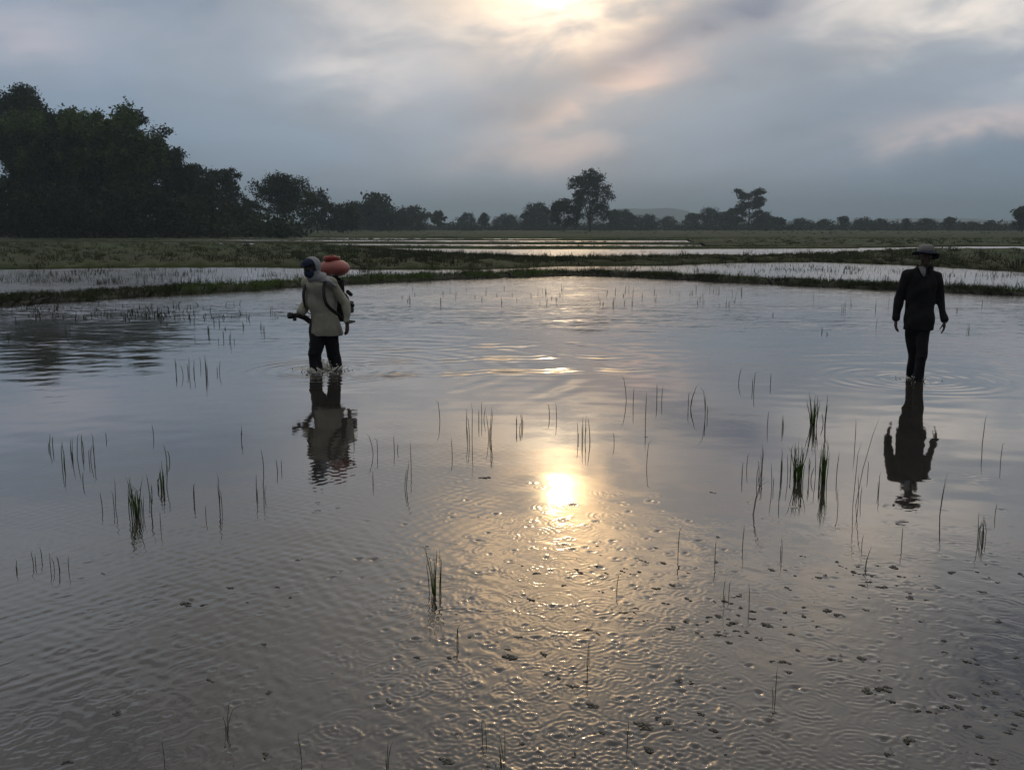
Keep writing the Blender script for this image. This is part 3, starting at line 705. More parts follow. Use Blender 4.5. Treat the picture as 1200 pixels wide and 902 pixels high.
# ------------------------------------------------------------------ rice shoots standing in the water
def shoot(px, py, hpx, nb, lean=0.0, m='shoot', spread=.25):
    g = ground(px, py); D = math.hypot(g.x, g.y, CAMH); h = hpx/F*D*.74
    nb = round(nb*2.6) if nb > 4 else nb
    bm = bmesh.new(); w = (1.2 if m == 'shoot' else 1)*max(.0011, .0017*min(1.9, D/6))
    for k in range(nb):
        a = random.uniform(0, 6.28); hh = h*(1 if k == 0 else random.uniform(.35, .95)); b = random.uniform(0, .014)*min(2.4, math.sqrt(nb))
        l = abs(random.gauss(0, spread*.6))*hh; lx = l*math.cos(a)+lean*hh; ly = l*math.sin(a)*.8
        bend = random.choice([0, 0, .03, .08, .22])*random.random()*hh; drop = 1-.9*bend/hh
        q = [Vector((b*math.cos(a), b*math.sin(a), -.05)), Vector((b*math.cos(a)+lx*.25, b*math.sin(a)+ly*.25, hh*.4)), Vector((b*math.cos(a)+lx*.6, ly*.6, hh*.78)), Vector((lx+math.copysign(bend, lx), ly, hh*drop))]
        tube(bm, q, [(w, w*.6), (w*1.15, w*.5), (w*.8, w*.4), (w*.12, w*.1)], side=(1, 0, 0), seg=4)
    o = bm_obj('rice_shoot', bm, M[m]); o.location = (g.x, g.y, 0)
    return o
SH = [  # px, py (base), height in px, blades, lean, material
 ('thick bright green rice tuft, the densest in the cluster before the man in dark clothes', 935, 563, 62, 12, .03, 'shoot'),
 ('bright green rice tuft of tall narrow blades just right of the densest tuft', 965, 566, 74, 8, 0, 'shoot'),
 ('upright green rice tuft standing behind the cluster, beside a thinner one', 953, 498, 52, 7, .03, 'shoot'),
 ('thin green rice tuft standing behind the cluster, right of a thicker one', 966, 497, 46, 4, .03, 'shoot'),
 ('small dark rice tuft between the two bright green tufts', 949, 562, 36, 4, 0, 'shoot'),
 ('knotty dark rice stem in the left half of the cluster', 893, 556, 50, 4, 0, 'shoot_brown'),
 ('long dark rice blade leaning left at the left foot of the cluster', 881, 603, 62, 2, .14, 'shoot_brown'),
 ('very tall single rice stalk standing left of the dark man\'s reflection', 998, 592, 138, 2, .05, 'shoot_brown'),
 ('curved dark rice blade bending up just right of the dark man\'s reflection', 1100, 603, 62, 2, .12, 'shoot_brown'),
 ('spread of short thin blades at the right edge below the dark man\'s reflection', 1148, 632, 42, 5, .05, 'shoot_brown'),
 ('tall dark paired stalks alone on the calm water, right one of two', 827, 488, 50, 3, .02, 'shoot_brown'),
 ('tall dark paired stalks alone on the calm water, left one of two', 808, 478, 40, 3, .05, 'shoot_brown'),
 ('short stalk pair on the calm water behind the paired tall stalks', 883, 456, 34, 2, 0, 'shoot_brown'),
 ('dark straight tall stem, tallest of the group left of the sun glint', 551, 516, 62, 3, 0, 'shoot_brown'),
 ('bent dark stems tangled right of the tallest stem near the sun glint', 574, 513, 52, 4, .05, 'shoot_brown'),
 ('single thin stem standing apart, left of the tallest stem near the sun glint', 516, 493, 36, 1, 0, 'shoot_brown'),
 ('bright tuft with two spread blades alone in the foreground, left of the sun path', 510, 696, 84, 6, -.04, 'shoot'),
 ('upright dark stems directly behind the sun glint', 684, 516, 44, 4, 0, 'shoot_brown'),
 ('forked thin blades between the sprayer\'s reflection and the sun glint', 474, 572, 46, 3, .08, 'shoot_brown'),
 ('short curved blade right beside the sprayer\'s reflection', 440, 532, 36, 2, -.1, 'shoot_brown'),
 ('densest dark rice tuft on the left half of the water', 160, 606, 66, 9, -.03, 'shoot'),
 ('thick dark tuft right of the densest tuft on the left', 190, 572, 42, 6, 0, 'shoot'),
 ('tall branching stalk standing alone right of the left tufts', 257, 597, 60, 4, -.06, 'shoot_brown'),
 ('two-bladed shoot at the bottom left in the near water', 264, 860, 52, 4, .03, 'shoot_brown'),
 ('single thin stalk at the bottom edge, left of centre', 358, 897, 56, 1, .04, 'shoot_brown'),
 ('single short stalk at the bottom edge near the left corner', 193, 900, 46, 1, 0, 'shoot_brown'),
 ('forked pair of dark blades at the bottom edge below the sun path', 592, 898, 64, 4, 0, 'shoot_brown'),
 ('thin dark stalk at the bottom edge, left of the forked pair', 453, 900, 48, 3, .03, 'shoot_brown'),
 ('straight dark stalk standing in the rain rings below the sun glint', 690, 790, 54, 2, .02, 'shoot_brown'),
 ('straight dark stalk near the bottom edge right of the forked pair', 730, 876, 50, 2, 0, 'shoot_brown'),
 ('thin yellowish stalk near the bottom among rings, right of the sun path', 908, 820, 56, 2, 0, 'shoot'),
]
SG = 'rice shoots standing in the near paddy'
for lab, px, py, h, nb, ln, m in SH:
    tag(shoot(px, py, h, nb, ln, m), lab, 'rice plant', SG)
GR = [  # shared descriptions for shoots nothing tells apart
 ('thin short rice shoot in the cluster before the man in dark clothes', [(870, 560, 26, 2), (905, 572, 42, 2), (915, 556, 42, 3), (925, 560, 40, 2), (886, 566, 30, 2), (980, 560, 40, 1), (899, 500, 26, 1), (917, 502, 22, 2), (1007, 588, 44, 2), (1030, 577, 32, 2), (1000, 520, 40, 1), (874, 548, 24, 1), (912, 590, 30, 1), (982, 598, 34, 1), (1017, 555, 22, 1), (958, 560, 52, 3), (928, 548, 40, 3)]),
 ('faint thin stem on the calm water between the sun glint and the cluster', [(735, 470, 44, 1), (742, 475, 30, 1), (756, 494, 48, 1), (770, 470, 30, 1), (775, 470, 24, 1), (865, 448, 24, 1), (903, 450, 18, 1), (757, 545, 44, 1), (720, 520, 20, 1)]),
 ('thin dark stem beside the group left of the sun glint', [(546, 500, 30, 1), (565, 492, 30, 2), (560, 496, 24, 1), (531, 534, 30, 1), (613, 500, 22, 2), (606, 503, 24, 2), (678, 516, 32, 2), (692, 518, 40, 2), (645, 488, 24, 1), (652, 492, 28, 1), (575, 535, 22, 1), (608, 506, 16, 1)]),
 ('thin shoot between the sprayer\'s reflection and the left tufts', [(228, 586, 30, 2), (240, 607, 22, 1), (300, 582, 36, 2), (310, 582, 40, 2), (310, 548, 30, 1), (326, 552, 20, 1), (283, 516, 24, 2), (330, 550, 16, 1), (464, 528, 26, 2), (415, 520, 16, 1), (436, 566, 20, 2), (483, 548, 44, 1)]),
 ('thin upright rice shoot in the sparse group far left of the sprayer\'s reflection', [(88, 537, 38, 3), (74, 546, 38, 3), (60, 526, 24, 3), (106, 541, 28, 2), (112, 536, 40, 2), (95, 530, 30, 2), (124, 515, 12, 1), (82, 530, 20, 1)]),
 ('thin rice shoot around the densest tuft on the left', [(132, 596, 46, 2), (122, 596, 26, 1), (151, 600, 40, 2), (168, 603, 30, 2), (176, 604, 44, 2), (178, 580, 34, 2), (190, 618, 26, 1), (196, 540, 26, 2), (181, 512, 20, 1), (97, 566, 18, 1)]),
 ('short dark rice shoot by the left edge of the foreground water', [(20, 669, 18, 2), (43, 662, 22, 2), (60, 667, 26, 2), (69, 669, 24, 3), (80, 668, 22, 1), (48, 655, 18, 1)]),
 ('dark stem in the row of shoots in front of the left tree reflection', [(206, 437, 24, 2), (221, 438, 26, 3), (228, 438, 24, 2), (243, 440, 34, 4), (256, 437, 20, 2), (215, 440, 18, 1), (244, 392, 18, 3), (262, 397, 14, 2), (270, 400, 18, 2), (236, 430, 16, 1)]),
 ('thin dark stalk among the rain rings in the foreground', [(538, 757, 36, 2), (570, 872, 44, 2), (722, 692, 30, 1), (796, 652, 52, 1), (868, 642, 38, 1), (917, 652, 32, 2), (838, 660, 40, 1), (848, 706, 40, 2), (856, 700, 30, 1), (877, 712, 38, 1), (1013, 666, 34, 2), (1057, 640, 30, 1), (1011, 640, 18, 1), (1150, 520, 44, 1), (1165, 605, 20, 1), (1172, 540, 30, 1), (690, 770, 26, 1)]),
]
for lab, pts in GR:
    for px, py, h, nb in pts:
        tag(shoot(px, py, h, nb, random.uniform(-.07, .07), random.choice(['shoot', 'shoot_brown', 'shoot_brown']), .16), lab, 'rice plant', lab.split(' ')[0]+' shoots: '+lab)
# far shoots: rows before the bund
for (lab, grp, x0, x1, y0, y1, n, hh) in (
    ('tiny dark rice shoot in the row before the bund in the middle', 'shoots before the middle bund', 470, 660, 338, 358, 34, 13),
    ('tiny dark rice shoot in the row before the bund towards the right', 'shoots before the right bund', 690, 870, 341, 360, 44, 13),
    ('tiny dark rice shoot scattered before the bund near the dark man', 'shoots beside the dark man', 900, 1190, 352, 400, 16, 14),
    ('tiny dark rice shoot in the water before the left bund', 'shoots before the left bund', 0, 330, 362, 402, 34, 13)):
    for k in range(n):
        px = x0+(x1-x0)*(random.random()); py = random.uniform(y0, y1)
        tag(shoot(px, py, hh*random.uniform(.3, 1.2), random.randint(1, 3) if 'reed' not in grp else random.randint(2, 4), random.uniform(-.06, .06), 'shoot_brown', .12 if 'reed' not in grp else .5), lab, 'rice plant', grp)

# reeds and weeds standing in the paddies behind the bunds
def reeds(name, box_px, n, hh, slope=0.0):
    pts = []
    while len(pts) < n:
        px = random.uniform(box_px[0], box_px[2]); py = random.uniform(box_px[1], box_px[3])+slope*max(0, px-900)
        g = ground(px, py); k = int(random.expovariate(1/7))+2; sx = random.uniform(.1, .9)
        for _ in range(k): pts.append((g.x+random.gauss(0, sx), g.y+random.gauss(0, .25), -.03))
    return blades(name, pts, hh, .02, M['grass_dark'], .35)
tag(reeds('reeds', (-40, 316, 470, 333), 1500, .22), 'dark reeds and weeds scattered through the flooded paddy behind the left bund', 'reeds')
tag(reeds('reeds', (700, 310, 1200, 319), 1000, .2, .03), 'dark reeds scattered through the flooded paddy behind the right bund', 'reeds')
tag(reeds('reeds', (230, 285.5, 1000, 296), 1100, .3), 'short weeds breaking up the far shining paddies', 'reeds')
tag(reeds('reeds', (-60, 357, 230, 374), 380, .15), 'short weeds standing in the water before the left bund', 'reeds')

# ------------------------------------------------------------------ floating weed clumps, many added for the dark spots of drop craters
def clump_mesh(seed):
    r = random.Random(seed); bm = bmesh.new()
    for k in range(r.randint(3, 7)):
        ellipsoid(bm, (r.gauss(0, .014), r.gauss(0, .014), r.uniform(-.001, .001)), (r.uniform(.006, .022), r.uniform(.005, .014), r.uniform(.0015, .0035)), Matrix.Rotation(r.uniform(0, 3), 3, 'Z'), 10, 6)
    for k in range(r.randint(4, 8)):
        a = r.uniform(0, 6.28); q = r.uniform(.008, .024); tube(bm, [(0, 0, 0), (q*.5*math.cos(a), q*.5*math.sin(a), .002), (q*math.cos(a), q*math.sin(a), 0)], [.003, .0025, .002], seg=5); ellipsoid(bm, (q*math.cos(a), q*math.sin(a), 0), (r.uniform(.003, .007), r.uniform(.003, .005), r.uniform(.0015, .003)), Matrix.Rotation(r.uniform(0, 3), 3, 'Z'), 8, 5)
    bmesh.ops.recalc_face_normals(bm, faces=bm.faces)
    me = bpy.data.meshes.new('weed_crater_clump'); bm.to_mesh(me); bm.free(); me.materials.append(M['weed'])
    me.polygons.foreach_set('use_smooth', [True]*len(me.polygons)); return me
CM = [clump_mesh(s) for s in range(8)]
WC = [(935, 762), (918, 776), (925, 788), (985, 768), (976, 773), (1012, 772), (1030, 775), (1030, 785), (1016, 810), (1032, 808), (1045, 822), (1074, 832), (1090, 834), (1110, 828), (1125, 829), (1152, 828), (1068, 867), (1040, 884), (1165, 890), (1182, 858), (1135, 776), (1145, 773), (1168, 797), (1105, 750), (1127, 743), (1106, 764), (1015, 715), (1080, 728), (1000, 700), (1012, 686), (992, 666), (1005, 664), (1048, 665), (1115, 671), (1152, 694), (1170, 728), (922, 689), (921, 668), (905, 668), (968, 715), (942, 722), (958, 734), (860, 700), (866, 698), (850, 705), (868, 745), (850, 745), (560, 606), (612, 663), (628, 672), (622, 703), (588, 672), (560, 715), (583, 752), (600, 770), (640, 790), (655, 795), (688, 738), (770, 690), (745, 690), (765, 745), (790, 735), (778, 660), (815, 665), (800, 688), (660, 686), (672, 805), (810, 800), (700, 742), (535, 860), (525, 892), (1190, 770), (1180, 820), (238, 709), (220, 710), (219, 706), (245, 797), (310, 755), (315, 812), (389, 789), (137, 836), (78, 893), (270, 689), (350, 656), (120, 672), (312, 884), (290, 706), (205, 822), (340, 700), (325, 688), (570, 560), (757, 512), (834, 577), (490, 770), (455, 822), (500, 640)]
DR = [(random.uniform(560, 1180), random.uniform(650, 890)) for _ in range(13)]
while len(WC) < 290:  # extra dark clumps standing in for the dark dimples of rain drops
    if random.random() < .65:
        q = random.choice(DR); WC.append((q[0]+random.gauss(0, 34), min(900, q[1]+random.gauss(0, 9)))); continue
    px, py = random.uniform(520, 1210), random.uniform(600, 905)
    if random.random() < .25+.75*math.exp(-((px-900)/190)**2): WC.append((px, py))
for i, (px, py) in enumerate(WC):
    o = link('weed_crater_clump', CM[i % 8]); g = ground(px, py); o.location = (g.x, g.y, 0.001); s = min(1.2, random.lognormvariate(-.75, .45))*(1 if i < 120 else .7)
    o.scale = (s, s, s); o.rotation_euler = (0, 0, random.uniform(-.6, .6))
    if px > 480: tag(o, 'small dark clump among the rain rings, weed and stand-ins for dark drop craters', 'weed clump', 'weed clumps among the rain rings')
    else: tag(o, 'small dark clump of weed floating on the grey water at the left', 'weed clump', 'weed clumps on the left foreground water')

# ------------------------------------------------------------------ the two people
M['skin'] = mat('dark_skin', (.075, .045, .032), (.055, .034, .025), 14, .55, .4)
M['jacket_beige'] = mat('beige_cloth', (.43, .415, .345), (.32, .305, .25), 5, .9, .15, bump=.003, bscale=120)
M['hood'] = mat('pale_hood_cloth', (.37, .38, .39), (.28, .29, .31), 6, .9, .15, bump=.003, bscale=120)
M['navy'] = mat('navy_cloth', (.03, .042, .085), (.02, .028, .055), 8, .85, .2)
M['trouser'] = mat('dark_trousers', (.016, .016, .021), (.009, .009, .012), 6, .85, .2, bump=.003, bscale=80)
M['jacket_dark'] = mat('charcoal_jacket', (.02, .02, .022), (.013, .013, .014), 5, .85, .2, bump=.003, bscale=90)
M['hat'] = mat('pale_hat', (.27, .265, .26), (.21, .205, .2), 9, .9, .15)
M['scarf'] = mat('grey_scarf', (.30, .30, .30), (.22, .22, .23), 9, .9, .15)
M['rubber'] = mat('black_rubber', (.016, .016, .017), (.01, .01, .011), 10, .55, .4)
M['metal'] = mat('grey_metal', (.12, .12, .12), (.08, .08, .08), 10, .4, .5)
def red_plastic():
    m = bpy.data.materials.new('red_plastic'); m.use_nodes = True; b = m.node_tree.nodes['Principled BSDF']; t = m.node_tree
    tc = t.nodes.new('ShaderNodeTexCoord').outputs['Object']
    c = mixcol(t, maprange(t, noise(t, tc, 7, 4, .6), .4, .7), (.44, .125, .105), (.38, .14, .125))
    t.links.new(c.s, b.inputs['Base Color']); b.inputs['Roughness'].default_value = .38
    b.inputs['Subsurface Weight'].default_value = .35; b.inputs['Subsurface Radius'].default_value = (.12, .03, .02)
    return m
M['red'] = red_plastic()
M['red_cap'] = mat('red_cap', (.27, .022, .018), (.2, .018, .014), 10, .4, .4)

def hand(bm, w, d, palm_n, curl=.5, k=1.0, flip=1):
    """palm and five fingers growing from wrist w in direction d, palm facing palm_n"""
    w, d, n = Vector(w), Vector(d).normalized(), Vector(palm_n); n = (n-d*n.dot(d)).normalized(); s = d.cross(n)*flip
    for j in (-1, 0, 1):
        capsule(bm, w+s*.012*j*k, .017*k, w+d*.08*k+s*.024*j*k, .0145*k, 8)
    for j, (o, L) in enumerate(((-.028, .072), (-.0095, .082), (.0095, .077), (.028, .060))):
        p = w+d*.088*k+s*o*k; dd = d.copy(); r = .0102*k
        for q in range(3):
            dd = (dd*math.cos(curl*.55)+n*math.sin(curl*.55)).normalized()
            p2 = p+dd*L*k*(.42, .32, .26)[q]; capsule(bm, p, r, p2, r*.9, 8); p = p2; r *= .9
    p = w+d*.025*k-s*.026*k; dd = (d*.9-s*.5+n*.35).normalized(); r = .0115*k
    for L in (.036, .032, .026):
        p2 = p+dd*L*k; capsule(bm, p, r, p2, r*.9, 8); p = p2; dd = (dd+d*.35+n*.25).normalized(); r *= .92
def head(bm, c, fwd, up, k=1.0):
    """skull with jaw, brow, eye sockets' rims, nose, lips and ears"""
    c, f, u = Vector(c), Vector(fwd).normalized(), Vector(up); u = (u-f*u.dot(f)).normalized(); s = f.cross(u)
    rot = Matrix((s, -f, u)).transposed()
    E = lambda x, y, z, rx, ry, rz: ellipsoid(bm, c+(s*x+f*y+u*z)*k, (rx*k, ry*k, rz*k), rot, 14, 10)
    E(0, -.008, .022, .074, .094, .086); E(0, .028, -.04, .056, .062, .066); E(0, .055, -.088, .03, .028, .022)
    E(0, .076, .030, .05, .016, .013)
    for x in (-1, 1):
        E(x*.031, .082, .006, .012, .011, .008); E(x*.043, .062, -.022, .02, .024, .017); E(x*.075, -.012, -.008, .01, .02, .03)
    tube(bm, [c+(f*.086+u*.022)*k, c+(f*.098-u*.006)*k, c+(f*.108-u*.026)*k], [.007*k, .0095*k, .014*k], seg=8)
    E(0, .092, -.056, .023, .011, .006); E(0, .089, -.068, .019, .011, .007)
def eyes(c, fwd, up, parent, k=1.0):
    c, f, u = Vector(c), Vector(fwd).normalized(), Vector(up); u = (u-f*u.dot(f)).normalized(); s = f.cross(u)
    for x in (-1, 1):
        bm = bmesh.new(); ellipsoid(bm, c+(s*x*.031+f*.089+u*.006)*k, (.009*k, .006*k, .0055*k), None, 10, 8)
        bm_obj('eye', bm, M_eye, parent)
M_eye = mat('eye', (.35, .33, .3), (.03, .02, .015), 60, .3, .5)

# --- the sprayer man
root = empty('person', P1, R(-26))
tag(root, 'person in a beige jacket and pale hood wading with a red tank on the back', 'person')
hip, che, nec, hea = Vector((0, .0, .62)), Vector((-.02, -.06, .98)), Vector((-.035, -.13, 1.205)), Vector((-.055, -.205, 1.345))
shR, elR, wrR = Vector((-.205, -.09, 1.13)), Vector((-.29, -.0, .885)), Vector((-.25, -.20, .735))
shL, elL, wrL = Vector((.165, -.06, 1.13)), Vector((.285, .05, .875)), Vector((.315, .02, .625))
legs = (((-.075, 0, .60), (-.07, -.16, .24), (-.06, -.12, -.20), (-.06, -.34, -.23)), ((.075, 0, .60), (.06, .05, .20), (.05, .18, -.18), (.05, .04, -.25)))
hd_f = Vector((-.12, -1, -.28)); hd_u = Vector((0, -.28, 1))
def body(skin, hip, che, nec, hea, arms, legs, hd_f, hd_u, hands, wide=1.0, parent=None):
    bm = bmesh.new()
    tube(bm, [hip+Vector((0, 0, -.10)), hip, hip*.5+che*.5, che, nec+Vector((0, .02, -.06))], [(.115*wide, .085), (.14*wide, .10), (.125*wide, .09), (.15*wide, .095), (.08, .065)], side=(1, 0, 0), seg=20)
    capsule(bm, nec-Vector((0, 0, .05)), .056, hea-Vector((0, 0, .04)), .052)
    head(bm, hea, hd_f, hd_u)
    for s, e, w in arms:
        capsule(bm, che*.3+nec*.2+s*.5, .06, s, .05); capsule(bm, s, .048, e, .042); capsule(bm, e, .043, w, .03)
    for w, d, n, c, fl in hands: hand(bm, w, d, n, c, .93, fl)
    for h, k, a, t in legs:
        capsule(bm, h, .07, k, .05); capsule(bm, k, .048, a, .038); capsule(bm, a, .042, t, .032)
    return fused('body', bm, skin, parent, .0055, 3)
body(M['skin'], hip, che, nec, hea, ((shR, elR, wrR), (shL, elL, wrL)), legs, hd_f, hd_u,
     ((wrR, (-.2, -1, -.1), (.4, 0, -1), 1.3, 1), (wrL, (.05, -.1, -1), (-1, .1, 0), .55, -1)), parent=root)
eyes(hea, hd_f, hd_u, root)
bm = bmesh.new()
tube(bm, [(0, .01, .47), (0, .0, .60), (-.01, -.02, .78), (-.02, -.055, .98), (-.03, -.10, 1.13), nec+Vector((0, .015, .0))], [(.215, .175), (.20, .165), (.178, .145), (.19, .15), (.165, .12), (.085, .085)], side=(1, 0, 0), seg=24)
for s, e, w in ((shR, elR, wrR), (shL, elL, wrL)):
    capsule(bm, che*.3+nec*.3+s*.4, .08, s, .074); capsule(bm, s, .074, e, .062); capsule(bm, e, .064, e*.15+w*.85, .052)
fused('jacket', bm, M['jacket_beige'], root, .008, 3, wr=.017, wscale=.07)
bm = bmesh.new()
for x in (-1, 1):
    tube(bm, [(x*.03, -.02, 1.20), (x*.10, -.075, 1.19), (x*.17, -.06, 1.155), (x*.21, -.04, 1.10)], [(.03, .06), (.038, .09), (.04, .095), (.025, .075)], side=(0, 0, 1), seg=12)
yo = fused('yoke', bm, M['hood'], root, .009, 3); yo['label'] = 'pale grey shoulder yoke of the jacket'
bm = bmesh.new()
for h, k, a, t in legs:
    capsule(bm, (h[0], h[1], h[2]), .118, (k[0], k[1], k[2]), .088); capsule(bm, k, .086, tuple(Vector(k)*.45+Vector(a)*.55), .076)
fused('trousers', bm, M['trouser'], root, .008, 3, wr=.013, wscale=.07)
# hood: shell round the head, open at the face
def hood_shell(c, f, u, r, open_a, m, name, parent, below=.2):
    c, f, u = Vector(c), Vector(f).normalized(), Vector(u); u = (u-f*u.dot(f)).normalized(); s = f.cross(u)
    bm = bmesh.new(); n1, n2 = 18, 28; rows = []
    for rad in (1.0, .9):
        rr_ = []
        for i in range(n1+1):
            a = math.pi-(math.pi-open_a)*i/n1     # from the back pole to the rim round the face
            rr_.append([c-f*.012+(f*math.cos(a)*r[1]+(s*math.cos(b)*r[0]+u*math.sin(b)*r[2]*(1.25 if math.sin(b) < 0 else 1))*math.sin(a))*rad for b in [2*math.pi*k/n2 for k in range(n2)]])
        rows.append(rr_)
    loft(bm, rows[0]+rows[1][::-1], True)
    return bm_obj(name, bm, m, parent)
hood_shell(hea+Vector((0, .012, .01)), hd_f, hd_u, (.107, .122, .116), R(72), M['hood'], 'hood', root)
bm = bmesh.new()
tube(bm, [hea+Vector((.004, .035, -.05)), hea+Vector((.008, .045, -.12)), nec+Vector((.02, .03, -.01)), nec+Vector((.02, .03, -.05))], [(.10, .085), (.105, .09), (.135, .10), (.16, .10)], side=(1, 0, 0), seg=20)
dr = fused('hood_drape', bm, M['hood'], root, .009, 3, wr=.005, wscale=.07)
bm = bmesh.new()   # cloth mask and cap peak under the hood
s_ = hd_f.normalized().cross(hd_u).normalized(); f_ = hd_f.normalized(); u_ = s_.cross(f_)
rot = Matrix((s_, -f_, u_)).transposed()
ellipsoid(bm, hea+f_*.018-u_*.065, (.079, .096, .075), rot, 20, 12); ellipsoid(bm, hea+f_*.012+u_*.055, (.084, .1, .06), rot, 20, 12)
msk = bm_obj('face_mask', bm, M['navy'], root)
bm = bmesh.new()
rows = []
for z, sc in ((.074, 1.0), (.066, 1.0)):
    rows.append([hea+f_*(.045+.105*math.sin(t)*sc)+s_*.083*math.cos(t)*sc+u_*(z-.025*math.sin(t)) for t in [math.pi*k/14 for k in range(15)]])
loft(bm, rows, True)
bm_obj('cap_peak', bm, M['navy'], root)

# --- knapsack sprayer
sp_root = empty('knapsack_sprayer', P1, R(-26))
tag(sp_root, 'motor knapsack sprayer with a red tank carried by the person in beige', 'sprayer')
bm = bmesh.new()
prof = [(.0, .09), (.02, .14), (.055, .185), (.095, .208), (.13, .203), (.165, .175), (.19, .14), (.205, .115)]
rings = []
for z, r in prof:
    ring_ = []
    for k in range(32):
        a = 2*math.pi*k/32; ca, sa = math.cos(a), math.sin(a); e = .72
        ring_.append(Vector((-.05+r*math.copysign(abs(ca)**e, ca), .275+r*.72*math.copysign(abs(sa)**e, sa), 1.205+z)))
    rings.append(ring_)
loft(bm, rings)
tank = bm_obj('tank', bm, M['red'], sp_root)
bm = bmesh.new(); k_ = [Vector((-.035, .30, 0)) for _ in range(4)]
rings = []
for z, r in ((1.425, .095), (1.43, .105), (1.472, .105), (1.482, .092), (1.483, .04), (1.5, .032)):
    rings.append([Vector((-.075+r*(1+.02*(j % 2))*math.cos(2*math.pi*j/32), .265+r*(1+.035*(j % 2))*math.sin(2*math.pi*j/32), z-.02)) for j in range(32)])
loft(bm, rings); bm_obj('lid', bm, M['red_cap'], tank)
bm = bmesh.new()
box(bm, (.0, .185, .90), (.30, .025, .52), None, .01)
for x in (-.16, .16):
    tube(bm, bezier([(x, .17, 1.19), (x, .18, .9), (x, .19, .63), (x, .40, .61)], 6), .013, seg=8)
tube(bm, [(-.16, .40, .61), (.16, .40, .61)], .013, seg=8)
bm_obj('frame', bm, M['rubber'], sp_root)
bm = bmesh.new()
for y, r in ((.21, .13), (.225, .155), (.30, .155), (.315, .13)):
    pass
loft(bm, [[Vector((.01+r*math.cos(2*math.pi*j/28), y, .86+r*math.sin(2*math.pi*j/28))) for j in range(28)] for y, r in ((.20, .12), (.22, .155), (.30, .155), (.32, .12))])
box(bm, (.05, .38, .80), (.17, .12, .16), None, .02); capsule(bm, (.12, .33, 1.0), .03, (.17, .32, .97), .026); capsule(bm, (.15, .33, .84), .028, (.19, .33, .83), .024)
bm_obj('motor', bm, M['rubber'], sp_root)
for x, nm in ((-1, 0), (1, 1)):
    bm = bmesh.new(); o = .0
    pts = bezier([(x*.12, .16, 1.16), (x*.125-.02, .04, 1.235), (x*.125-.025, -.10, 1.195), (x*.155-.02, -.205, 1.05), (x*.175-.01, -.195, .88), (x*.235, -.07, .75), (x*.22, .12, .69), (x*.12, .2, .68)], 6)
    tube(bm, pts, [(.006, .024)]*len(pts), side=(0, -1, .35), seg=8); bm_obj('strap', bm, M['rubber'], sp_root)
bm = bmesh.new()
pts = bezier([(-.1, .31, .80), (-.22, .27, .62), (-.30, .12, .60), (-.29, -.06, .68), (-.258, -.22, .725)], 22)
tube(bm, pts, [.033+.004*(i % 2) for i in range(len(pts))], seg=12); bm_obj('hose', bm, M['rubber'], sp_root)
bm = bmesh.new()
tube(bm, [(-.258, -.21, .725), (-.264, -.28, .728), (-.27, -.33, .73), (-.271, -.335, .73), (-.276, -.385, .735)], [.034, .03, .028, .038, .042], seg=16)
tube(bm, [(-.264, -.28, .735), (-.264, -.285, .66)], [.016, .014], seg=8)
bm_obj('nozzle', bm, M['rubber'], sp_root)
bm = bmesh.new(); pts = bezier([(-.13, -.10, .72), (-.155, -.14, .55), (-.14, -.15, .42), (-.14, -.15, .36)], 5)
tube(bm, pts, [(.006, .018)]*len(pts), side=(0, 1, 0), seg=8); box(bm, (-.14, -.15, .35), (.05, .022, .06), None, .006)
ob = bm_obj('waist_strap', bm, M['rubber'], sp_root)

# --- the man in dark clothes
root2 = empty('person', P2, R(-7))
tag(root2, 'person in dark jacket and trousers with a grey brimmed hat wading empty-handed', 'person')
hip, che, nec, hea = Vector((0.0, .0, .74)), Vector((0, -.01, 1.10)), Vector((.0, -.02, 1.36)), Vector((.005, -.055, 1.485))
shR, elR, wrR = Vector((-.165, -.01, 1.25)), Vector((-.228, .06, .975)), Vector((-.262, .03, .725))
shL, elL, wrL = Vector((.165, -.01, 1.25)), Vector((.225, -.0, .975)), Vector((.258, -.12, .73))
legs2 = (((-.065, 0, .70), (-.02, .07, .30), (.01, .24, -.12), (.005, .10, -.2)), ((.06, 0, .70), (.02, -.12, .30), (-.012, -.12, -.16), (-.012, -.28, -.22)))
hd_f2 = Vector((-.10, -1, -.12)); hd_u2 = Vector((0, -.1, 1))
body(M['skin'], hip, che, nec, hea, ((shR, elR, wrR), (shL, elL, wrL)), legs2, hd_f2, hd_u2,
     ((wrR, (.0, -.15, -1), (1, .1, 0), .5, 1), (wrL, (-.02, -.1, -1), (-1, .1, 0), .4, -1)), parent=root2)
eyes(hea, hd_f2, hd_u2, root2)
bm = bmesh.new()
tube(bm, [(0, .0, .615), (0, 0, .70), (0, 0, .92), (0, -.01, 1.10), (0, -.015, 1.26), (0, -.015, 1.335), (0, -.018, 1.365)], [(.172, .145), (.176, .145), (.168, .135), (.178, .14), (.155, .115), (.10, .085), (.075, .075)], side=(1, 0, 0), seg=24)
for s, e, w in ((shR, elR, wrR), (shL, elL, wrL)):
    capsule(bm, (s.x*.35, -.015, 1.295), .065, s, .07); capsule(bm, s, .074, e, .06); capsule(bm, e, .06, e*.08+w*.92, .046)
fused('jacket', bm, M['jacket_dark'], root2, .008, 3, wr=.014, wscale=.07)
for x in (-1, 1):
    bm = bmesh.new(); tube(bm, [(x*.07, -.03, 1.385), (x*.065, -.095, 1.35), (x*.035, -.125, 1.27)], [(.03, .008), (.034, .009), (.008, .006)], side=(x, 0, .6), seg=10)
    bm_obj('collar', bm, M['jacket_dark'], root2)
bm = bmesh.new(); tube(bm, [(-.04, -.09, 1.375), (-.028, -.115, 1.32), (-.02, -.14, 1.26)], [(.045, .012), (.035, .012), (.012, .008)], side=(1, 0, 0), seg=12)
